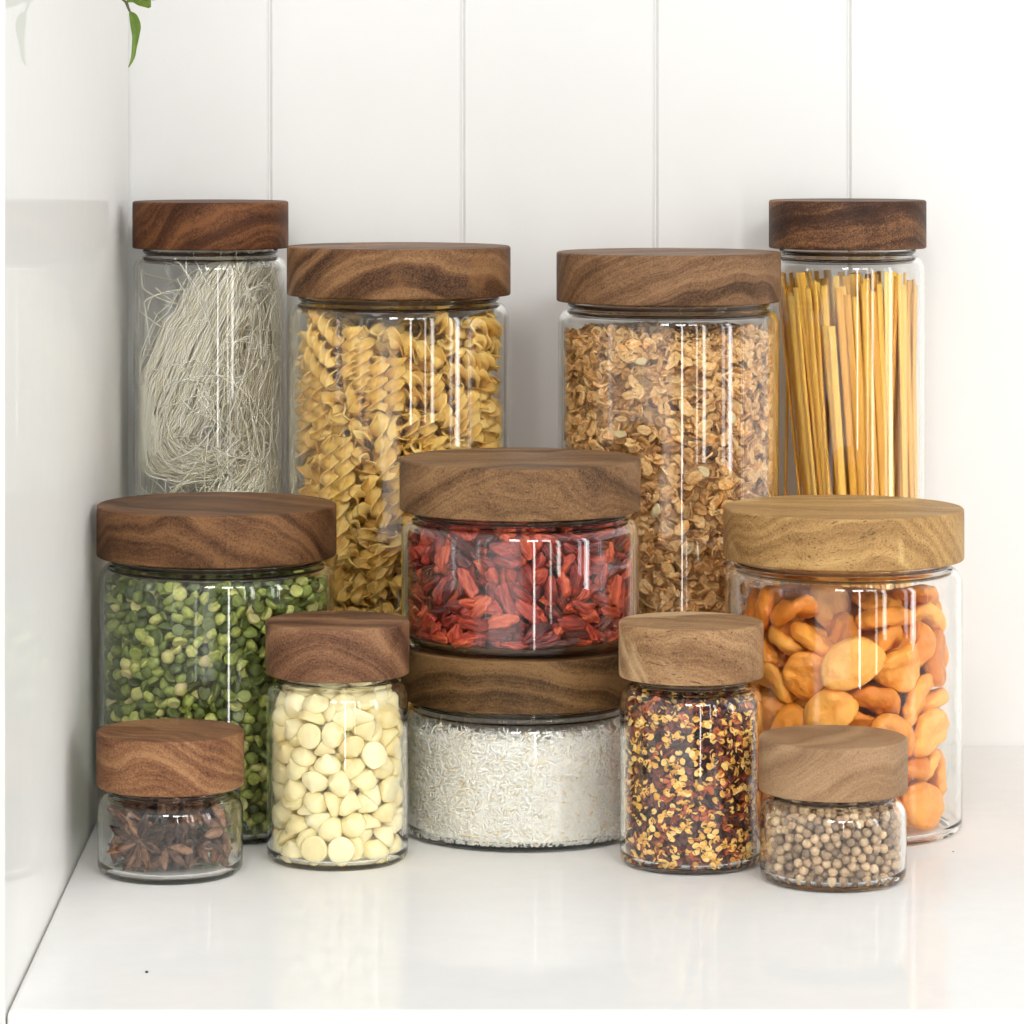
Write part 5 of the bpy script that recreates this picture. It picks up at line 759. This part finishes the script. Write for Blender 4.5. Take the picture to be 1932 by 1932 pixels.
# ---- granola
def flake_mesh(seed,a,b,th,wav,name):
    rs=random.Random(seed); n_=14; V=[];Fc=[]; ph=rs.uniform(0,6); cup=rs.uniform(-.0006,.0006)
    rings=[(0,.0),(.5,.8),(.85,.85),(1,.35)]
    def pt(r,a_,side,h):
        e=1+.09*math.sin(2*a_+ph)+.06*math.sin(5*a_+ph*2)
        x=a*r*math.cos(a_)*e; y=b*r*math.sin(a_)*e
        z=side*th*.5*h+cup*(x/a)**2+wav*math.sin(x*500+ph)*math.cos(y*600)
        z-= side*th*.35*math.exp(-(y/(.12*b))**2)*(1-r)
        return (x,y,z)
    for side in (1,-1):
        c=len(V); V.append(pt(0,0,side,1)); 
        for r,h in rings[1:]:
            for j in range(n_): V.append(pt(r,2*PI*j/n_,side,h))
        for j in range(n_):
            f=(c,c+1+j,c+1+(j+1)%n_); Fc.append(f if side>0 else f[::-1])
        for i in range(len(rings)-2):
            for j in range(n_):
                p=c+1+i*n_+j; q=c+1+i*n_+(j+1)%n_; f=(p,p+n_,q+n_,q); Fc.append(f if side>0 else f[::-1])
    h_=1+n_*3
    for j in range(n_):
        a1=h_-n_+j; b1=h_-n_+(j+1)%n_; Fc.append((a1,a1+h_,b1+h_,b1))
    return mesh(name,V,Fc,True)
M_OAT=food('toasted_oats',[(0,(.24,.10,.026)),(.25,(.50,.25,.075)),(.6,(.70,.42,.16)),(.9,(.82,.57,.27)),(1,(.76,.35,.08))],.6,.0005,900,0,vf=.25,vscale=500)
M_RAISIN=food('raisin_skin',[(0,(.06,.015,.008)),(1,(.14,.04,.02))],.4,.0004,600)
M_SEED=food('pale_seed',[(0,(.62,.50,.27)),(1,(.70,.58,.36))],.5)
op=[flake_mesh(1,.0036,.0027,.0011,.0001,'oat_flake'),flake_mesh(2,.0042,.0026,.0011,.00012,'oat_flake'),flake_mesh(3,.0030,.0024,.0011,.0002,'oat_flake'),flake_mesh(4,.0026,.0015,.0009,.0002,'oat_flake'),flake_mesh(5,.0018,.0012,.0008,.0001,'oat_flake'),flake_mesh(6,.0033,.0012,.0010,.0001,'oat_flake')]
for m_ in op: m_.materials.append(M_OAT)
it=scatter('granola',9500,.009,.198,op,[3,2.5,3,3,3,2],.5,mound=.006)
pack('granola',it,op,M_OAT,'oat_flake','flat toasted oat flake inside the tall wide right jar','oat flake','oat flakes in the tall right jar','granola_filling','toasted oat granola filling the tall wide right jar',core_item('granola',.0395,.195,.002,3))
X,D,Ri,z0,zs,zb,Rn,zi=INNER['granola']
for i,(th,z,kind) in enumerate([(-1.75,.172,0),(-1.62,.17,0),(-1.2,.15,0)]):
    rz=flake_mesh(40+i,.0035,.0028,.0035,.0004,'raisin'); rz.materials.append(M_RAISIN)
    tag(link('raisin',rz,None,(X+(Ri-.0032)*math.cos(th),D+(Ri-.0032)*math.sin(th),z)),'dark dried raisin among the oat flakes in the tall right jar','raisin','raisins in the granola').rotation_euler=(PI/2,.4*i,0)
for i,(th,z) in enumerate([(-2.1,.158),(-1.3,.142),(-1.0,.165),(-1.75,.125),(-1.45,.108),(-1.9,.19)]):
    sd=flake_mesh(60+i,.0030,.0019,.0012,.0001,'pale_seed'); sd.materials.append(M_SEED)
    tag(link('pale_seed',sd,None,(X+(Ri-.0012)*math.cos(th),D+(Ri-.0012)*math.sin(th),z)),'smooth pale seed among the oat flakes in the tall right jar','seed','pale seeds in the granola').rotation_euler=(PI/2,.6*i,th+PI/2)
# ---- chilli flakes
M_CS=food('chilli_seed',[(0,(.66,.33,.05)),(.5,(.82,.48,.10)),(1,(.90,.65,.24))],.5)
M_CF=food('chilli_skin',[(0,(.024,.007,.006)),(.45,(.075,.014,.010)),(.8,(.24,.035,.015)),(1,(.55,.13,.04))],.35,.0004,900,vf=.15,vscale=600)
cs=[flake_mesh(s,.00140,.00118,.0006,.00015,'chilli_seed') for s in (11,12,13)]
cf=[flake_mesh(s,.0024*f_,.0017*f_,.0004,.0006,'chilli_flake') for s,f_ in ((14,1),(15,1.3),(16,.7))]
for m_ in cs: m_.materials.append(M_CS)
for m_ in cf: m_.materials.append(M_CF)
it=scatter('chili',3600,.004,.0655,cf,[2,1,3],.35,mound=.003)
me=merged('chilli_flakes',[((cf[pi].name,*arrays(cf[pi])),np.array(T)) for T,pi,_ in it]+[(core_item('chili',.0225,.064,.001,5),I4)],M_CF)
tag(link('chilli_flakes',me),'dark red dried chilli flakes filling the small jar','chilli flakes',None,'stuff')
it=scatter('chili',1700,.0022,.0665,cs,[1,1,1],.75,margin=.0003,mound=.003)
pack('chili',it,cs,M_CS,'chilli_seed','yellow chilli seed among the dark flakes in the small jar','chilli seed','chilli seeds in the small jar','chilli_seed_scatter','yellow chilli seeds mixed through the dark flakes',None)
# ---- shredded coconut
def shred_mesh(seed,L_,w_):
    rs=random.Random(seed); V=[];Fc=[]; n_=4; c=rs.uniform(-.0006,.0006); tw=rs.uniform(-.8,.8); t_=.00025
    for i in range(n_+1):
        t=i/n_-.5; x=L_*t; a=tw*t; ww=w_*(1-.5*abs(2*t)**3)
        for sx,sz in ((-1,-1),(1,-1),(1,1),(-1,1)):
            y=sx*ww/2; z=sz*t_; V.append((x,y*math.cos(a)-z*math.sin(a)+c*(4*t*t),y*math.sin(a)+z*math.cos(a)+c*.4*(4*t*t)))
    for i in range(n_):
        for j in range(4): Fc.append((4*i+j,4*i+(j+1)%4,4*i+4+(j+1)%4,4*i+4+j))
    Fc+=[(3,2,1,0),(4*n_,4*n_+1,4*n_+2,4*n_+3)]
    return mesh('coconut_shred',V,Fc,True)
M_COC=food('coconut_flesh',[(0,(.80,.66,.44)),(.07,(.93,.88,.76)),(.3,(.97,.945,.87)),(1,(.975,.96,.91))],.45,0,900,.15,(.8,.7,.5),vf=.1)
hp=[shred_mesh(s,l,w_) for s,l,w_ in ((1,.0065,.0010),(2,.0045,.0008),(3,.0085,.0009),(4,.0032,.0009),(5,.0020,.0010))]
for m_ in hp: m_.materials.append(M_COC)
it=scatter('coconut',15000,.0032,.0475,hp,[1,3,.3,5,6],.8,margin=.0003,mound=.003)
me=merged('shredded_coconut',[((hp[pi].name,*arrays(hp[pi])),np.array(T)) for T,pi,_ in it]+[(core_item('coconut',.0452,.046,.001,8),I4)],M_COC)
tag(link('shredded_coconut',me),'fine white shredded coconut filling the low jar under the berries','shredded coconut',None,'stuff')
# ---- flat pasta strands
M_LIN=food('flat_pasta_dough',[(0,(.70,.34,.04)),(.5,(.82,.46,.07)),(1,(.90,.58,.14))],.4,.00006,700,.15,(.7,.4,.1),stretch=(1,1,.12),vf=.15,vscale=500)
X,D,Ri,z0,zs,zb,Rn,zi=INNER['linguine']
def strand(i,p0,p1,w_,yaw):
    V=[];Fc=[];n_=18;m_=10; ax=(p1-p0); L_=ax.length; b=random.gauss(0,.0012)
    s=Vector((math.cos(yaw),math.sin(yaw),0)); az=ax.normalized(); s=(s-az*s.dot(az)).normalized(); u=az.cross(s)
    for i_ in range(n_+1):
        t=i_/n_; c=p0+ax*t+u*b*math.sin(PI*t)
        for j in range(m_):
            a=2*PI*j/m_; V.append(c+s*(w_/2*math.copysign(abs(math.cos(a))**.7,math.cos(a)))+u*(.00065*math.copysign(abs(math.sin(a))**.8,math.sin(a))))
    for i_ in range(n_):
        for j in range(m_): Fc.append((i_*m_+j,i_*m_+(j+1)%m_,(i_+1)*m_+(j+1)%m_,(i_+1)*m_+j))
    Fc.append(tuple(range(m_))[::-1]); Fc.append(tuple(range(n_*m_,(n_+1)*m_)))
    V=[v-p0 for v in V]
    return mesh('flat_pasta_strand',V,Fc,True,M_LIN)
cnt=0
rl=Ri-.0022
for i in range(150):
    for tr in range(30):
        r=rl*.93*math.sqrt(random.random()) if i>78 else rl*(.90+.10*random.random()); th=random.uniform(0,2*PI) if i>68 else i/69*2*PI+random.uniform(-.05,.05)
        x1,y1=r*math.cos(th),r*math.sin(th)
        if i<=78 or random.random()<.5: break
    u=(x1/rl+1)/2
    # left hand strands lean over to the right towards the bottom, right hand ones stand
    x0=x1+(.026*(1-u)**1.0+random.gauss(0,.0035)); y0_=y1*.97+random.gauss(0,.002)
    if random.random()<.10: x0=x1-random.uniform(0,.02)
    rr=math.hypot(x0,y0_)
    if rr>rl: x0*=rl/rr; y0_*=rl/rr
    zt_=.2235+random.uniform(-.009,.003)
    if random.random()<.12: zt_-=random.uniform(.005,.02)
    yaw=math.atan2(y1,x1)+PI/2+random.gauss(0,.35)
    me=strand(i,Vector((x0,y0_,zi+.0008)),Vector((x1,y1,zt_)),random.uniform(.0030,.0036),yaw)
    tag(link('flat_pasta_strand',me,None,(X+x0,D+y0_,zi+.0008)),'long flat golden pasta strand inside the tall narrow right jar','pasta','flat pasta strands in the tall right jar')
# ---- rice noodles
M_NOO=food('rice_noodle',[(0,(.94,.89,.72)),(1,(.98,.96,.87))],.35,0,900,.2,(.8,.75,.6),vf=.1)
X,D,Ri,z0,zs,zb,Rn,zi=INNER['noodle']
def tubes(name,paths,rad):
    V=[];Fc=[]
    for P in paths:
        n_=len(P); b=len(V); up=Vector((.3,.9,.2)).normalized()
        for i,p in enumerate(P):
            t=(P[min(n_-1,i+1)]-P[max(0,i-1)]).normalized(); s=t.cross(up).normalized() if t.length>0 else Vector((1,0,0)); u=s.cross(t)
            for j in range(4):
                a=PI/2*j; V.append(p+s*(rad*math.cos(a))+u*(rad*math.sin(a)))
        for i in range(n_-1):
            for j in range(4): Fc.append((b+i*4+j,b+i*4+(j+1)%4,b+i*4+4+(j+1)%4,b+i*4+4+j))
    return mesh(name,V,Fc,True,M_NOO)
def cr(P,n_):
    out=[];m_=len(P)-1
    for i in range(n_+1):
        t=i/n_*m_; k_=min(int(t),m_-1); f=t-k_
        p0,p1,p2,p3=P[max(0,k_-1)],P[k_],P[k_+1],P[min(m_,k_+2)]
        out.append(.5*((2*p1)+(p2-p0)*f+(2*p0-5*p1+4*p2-p3)*f*f+(3*p1-p0-3*p2+p3)*f*f*f))
    return out
def clampr(p,m=.0008):
    r=math.hypot(p.x,p.y); R_=Ri-m
    z=p.z
    if z>zs: R_=min(R_,Rn-m+ (Ri-Rn)*max(0,1-(z-zs)/.008))
    if r>R_: p=Vector((p.x*R_/r,p.y*R_/r,z))
    if p.z<zi+.0006: p=Vector((p.x,p.y,zi+.0006))
    return p
def px(x,y,yy=0): return Vector(((x-397)*1.70/7000,yy,CAM_H-(y-226)*1.68/7000))
def skein(master,n_,wid,dep,frizz,cut=.15):
    paths=[]
    for i in range(n_):
        a=random.uniform(0,2*PI); rr=math.sqrt(random.random()); ox=rr*math.cos(a); oy=rr*math.sin(a)
        sd=random.uniform(0,100)
        P=[]
        C=cr(master,44)
        i0=int(random.random()*cut*44); i1=44-int(random.random()*cut*44)
        for j in range(i0,i1+1):
            t=j/44; tan=(C[min(44,j+1)]-C[max(0,j-1)]).normalized(); nrm=Vector((0,1,0)).cross(tan)
            w_=wid[min(len(wid)-1,int(t*len(wid)))]
            f=Vector((noise.noise(Vector((sd,t*3.2,0))),noise.noise(Vector((sd,t*3.2,7))),noise.noise(Vector((sd,t*3.2,13)))))*frizz
            P.append(clampr(C[j]+nrm*(ox*w_)+Vector((0,oy*dep,0))+f))
        paths.append(P)
    return paths
def curls(n_,zlo,zhi,L_,xlo=-1,xhi=1,curv=.35):
    paths=[]
    for i in range(n_):
        p=Vector((random.uniform(xlo,xhi)*Ri*.85,random.uniform(-.9,.9)*Ri,random.uniform(zlo,zhi)))
        d=Vector((random.gauss(0,.7),random.gauss(0,.5),random.gauss(0,1))).normalized(); ax=Vector((random.gauss(0,.4),random.gauss(0,1),random.gauss(0,.4))).normalized(); w_=random.gauss(0,curv)
        P=[];ns=int(L_*random.uniform(.5,1.2)/.0022)
        for j in range(ns):
            P.append(clampr(p)); p=p+d*.0022; d=(Matrix.Rotation(w_*.25,3,ax)@d).normalized(); d=(d+Vector((random.gauss(0,.022),random.gauss(0,.022),random.gauss(0,.022)))).normalized()
            if p.z>zhi+.02 or p.z<zlo-.03 : break
        if len(P)>3: paths.append(P)
    return paths
f_=-.010; g_=.010
m1=[px(455,488,f_),px(425,545,f_),px(380,640,f_),px(340,735,f_),px(308,815,f_),px(335,866,-.004),px(395,876,.002),px(440,840,g_),px(462,770,g_),px(478,680,g_),px(470,580,g_),px(455,520,g_)]
pth=skein(m1,900,[.012,.014,.017,.018,.015,.010,.009,.011,.015,.018,.016],.014,.008)
pth+=curls(330,.13,.222,.06,.0,1,.22)+curls(14,.15,.215,.05,-.8,.2,.15)
n1=link('noodle_nest',tubes('noodle_nest',[[q-Vector((0,0,.13)) for q in P] for P in pth],.0003),None,(X,D,.13)); tag(n1,'upper nest of thin white rice noodles folded over in the tall jar','rice noodles')
m2=[px(520,885),px(470,940),px(400,1010),px(320,1080),px(300,1150),px(350,1210),px(430,1200),px(470,1120),px(490,1020),px(500,930)]
pth=skein(m2,600,[.012,.013,.014,.012],.026,.012)+curls(220,.05,.145,.05,-1,1)+skein([px(300,1250),px(400,1300),px(500,1280),px(480,1350),px(350,1360),px(300,1300)],90,[.008],.024,.01)
n2=link('noodle_nest',tubes('noodle_nest',pth,.0003),None,(X,D,0)); tag(n2,'lower nest of thin white rice noodles mostly hidden behind the split pea jar','rice noodles')
# ------------------------------------------------------------------ hanging vine
M_LEAF=food('leaf_green',[(0,(.085,.16,.020)),(1,(.17,.26,.028))],.4,.0001,900,vf=.5,vscale=120,spec=.4)
M_STEM=food('vine_stem',[(0,(.05,.055,.02)),(1,(.10,.08,.035))],.5)
LD=1.488
def lp(x,y,d=0): # point on the photograph's leaf, in metres at the leaf's distance
    return Vector(((x/12.075*.847+203.3-830)*LD/7000,LD+d,CAM_H+(226-y/12.075*.847)*LD/7000))
root=empty('hanging_vine',tuple(lp(430,-900))); tag(root,'green leafy vine tip hanging down at the upper left','plant')
def stemmesh(P,r):
    V=[];Fc=[]
    for i,p in enumerate(P):
        for j in range(8): a=PI/4*j; V.append(p+Vector((r[i]*math.cos(a),r[i]*math.sin(a),0))-root.location)
    for i in range(len(P)-1):
        for j in range(8): Fc.append((i*8+j,i*8+(j+1)%8,i*8+8+(j+1)%8,i*8+8+j))
    return mesh('stem',V,Fc,True,M_STEM)
P=[lp(150,-900),lp(230,-420),lp(330,-120),lp(420,0),lp(500,70),lp(535,170),lp(590,310)]
link('stem',stemmesh(P,[.0010,.0009,.0008,.0008,.0007,.0006,.0005]),root)
def leaf(L_,R_,cup,curve):
    V=[];Fc=[];m_=8;n_=len(L_)
    for i in range(n_):
        for j in range(m_+1):
            t=j/m_; p=L_[i].lerp(R_[i],t); s=(2*t-1)
            p=p+Vector((0,cup*(abs(s)**1.3)*(L_[i]-R_[i]).length+curve[i],0)); V.append(p-root.location)
    for i in range(n_-1):
        for j in range(m_): a=i*(m_+1)+j; Fc.append((a,a+1,a+m_+2,a+m_+1))
    b=len(V); V+=[v+Vector((0,.00025,0)) for v in V]
    Fc+=[tuple(b+i for i in f[::-1]) for f in Fc]
    return mesh('leaf',V,Fc,True,M_LEAF)
def dens(P,k_=4):
    return cr(P,(len(P)-1)*k_)
Lp=dens([lp(575,315),lp(570,420),lp(600,700),lp(640,980),lp(632,1280),lp(612,1560),lp(545,1808)])
Rp=dens([lp(620,305),lp(780,400),lp(880,680),(lp(840,950)),lp(775,1250),lp(715,1560),lp(575,1812)])
link('leaf',leaf(Lp,Rp,-.25,[.003*math.sin(i/24*PI) for i in range(25)]),root)
Lp=dens([lp(500,60),lp(560,68),lp(690,72),lp(830,150),lp(1000,195),lp(1095,222)])
Rp=dens([lp(520,-60),lp(640,-420),lp(800,-560),lp(1000,-420),lp(1150,-150),lp(1165,190)])
link('leaf',leaf(Lp,Rp,.2,[-.004*math.sin(i/20*PI) for i in range(21)]),root)
P=[lp(330,-120),lp(700,-60,-.002),lp(1100,22,-.003),lp(1220,14,-.003),lp(1360,-30),lp(1700,-260)]
link('stem',stemmesh(P,[.0006]*6),root)
# ------------------------------------------------------------------ crumbs on the counter
M_CR=food('crumb',[(0,(.03,.03,.02)),(1,(.05,.045,.03))],.6)
def crumb(x,y,s,label):
    V,Fc=sphere(8,5,lambda t,p:(s*math.cos(t),s*math.sin(t)*math.cos(p),s*.7*math.sin(t)*math.sin(p)))
    tag(link('crumb',mesh('crumb',V,Fc,True,M_CR),None,(x,y,s*.6)),label,'crumb')
crumb(-.1014,1.2830,.0006,'small dark crumb on the empty countertop at the lower left')
crumb(.2068,1.4950,.0003,'tiny dark speck on the countertop right of the apricot jar')
# ------------------------------------------------------------------ light
wd=bpy.data.worlds.new('World'); sc.world=wd; wd.use_nodes=True; nt=wd.node_tree; L=nt.links
bg=nt.nodes['Background']; geo=nt.nodes.new('ShaderNodeTexCoord')
sep=nt.nodes.new('ShaderNodeSeparateXYZ'); L.new(geo.outputs['Generated'],sep.inputs[0])
def math_(op,a,b=None,c=None):
    n_=nt.nodes.new('ShaderNodeMath'); n_.operation=op
    for i,v in enumerate((a,b,c)):
        if v is None: continue
        if isinstance(v,(int,float)): n_.inputs[i].default_value=v
        else: L.new(v,n_.inputs[i])
    return n_.outputs[0]
# azimuth around the vertical: 0 looks back along -Y (behind the camera), positive towards +X (the right)
az=math_('ARCTAN2',sep.outputs[0],math_('MULTIPLY',sep.outputs[1],-1))
rp=ramp(nt,WORLD_AZ,math_('MULTIPLY_ADD',az,1/(2*PI),.5)); 
el=ramp(nt,WORLD_EL,math_('MULTIPLY_ADD',sep.outputs[2],.5,.5))
mx=nt.nodes.new('ShaderNodeMix'); mx.data_type='RGBA'; mx.blend_type='MIX'
hi=math_('SMOOTH_MIN',1,1,0) if False else None
mr=nt.nodes.new('ShaderNodeMapRange'); mr.inputs[1].default_value=.25; mr.inputs[2].default_value=.5; L.new(sep.outputs[2],mr.inputs[0])
L.new(mr.outputs[0],mx.inputs[0]); L.new(rp.outputs[0],mx.inputs[6]); L.new(el.outputs[0],mx.inputs[7])
L.new(mx.outputs[2],bg.inputs[0]); bg.inputs[1].default_value=WORLD_STRENGTH
def area(x,y,z,w_,h_,power,col,tx,ty,tz,name='window_light'):
    ld=bpy.data.lights.new(name,'AREA'); ld.shape='RECTANGLE'; ld.size=w_; ld.size_y=h_; ld.energy=power; ld.color=col
    o=bpy.data.objects.new(name,ld); COL.objects.link(o); o.location=(x,y,z)
    o.rotation_euler=(Vector((tx,ty,tz))-Vector((x,y,z))).to_track_quat('-Z','Y').to_euler()
    return o
for (a,w_,z0_,z1_,rad,col) in PANES:
    a=math.radians(a); Dl=2.6; x=.05+Dl*math.sin(a); y=1.55-Dl*math.cos(a)
    h_=z1_-z0_; area(x,y,(z0_+z1_)/2,w_,h_,rad*PI*w_*h_,col,.05,1.55,(z0_+z1_)/2)
for (x,y,z,w_,h_,rad) in SPOTS:
    area(x,y,z,w_,h_,rad*PI*w_*h_,(1,.985,.96),.03,1.55,.1,'ceiling_light')
# ------------------------------------------------------------------ camera
cd=bpy.data.cameras.new('camera'); cam=bpy.data.objects.new('camera',cd); COL.objects.link(cam); sc.camera=cam
cam.location=(0,0,CAM_H); cam.rotation_euler=(PI/2,0,0); cd.sensor_width=36; cd.lens=36*F
cd.shift_x=(966-830)/1932; cd.shift_y=-(966-226)/1932; cd.clip_start=.05; cd.clip_end=50
sc.view_settings.view_transform='Standard'; sc.view_settings.look='None'; sc.view_settings.exposure=EXPOSURE; sc.view_settings.gamma=1; sc.view_settings.use_curve_mapping=False
sc.render.engine='CYCLES'; c=sc.cycles
c.use_denoising=True; c.max_bounces=24; c.transmission_bounces=20; c.glossy_bounces=10; c.diffuse_bounces=7; c.transparent_max_bounces=12
c.caustics_reflective=True; c.caustics_refractive=True; c.blur_glossy=0; c.sample_clamp_indirect=14
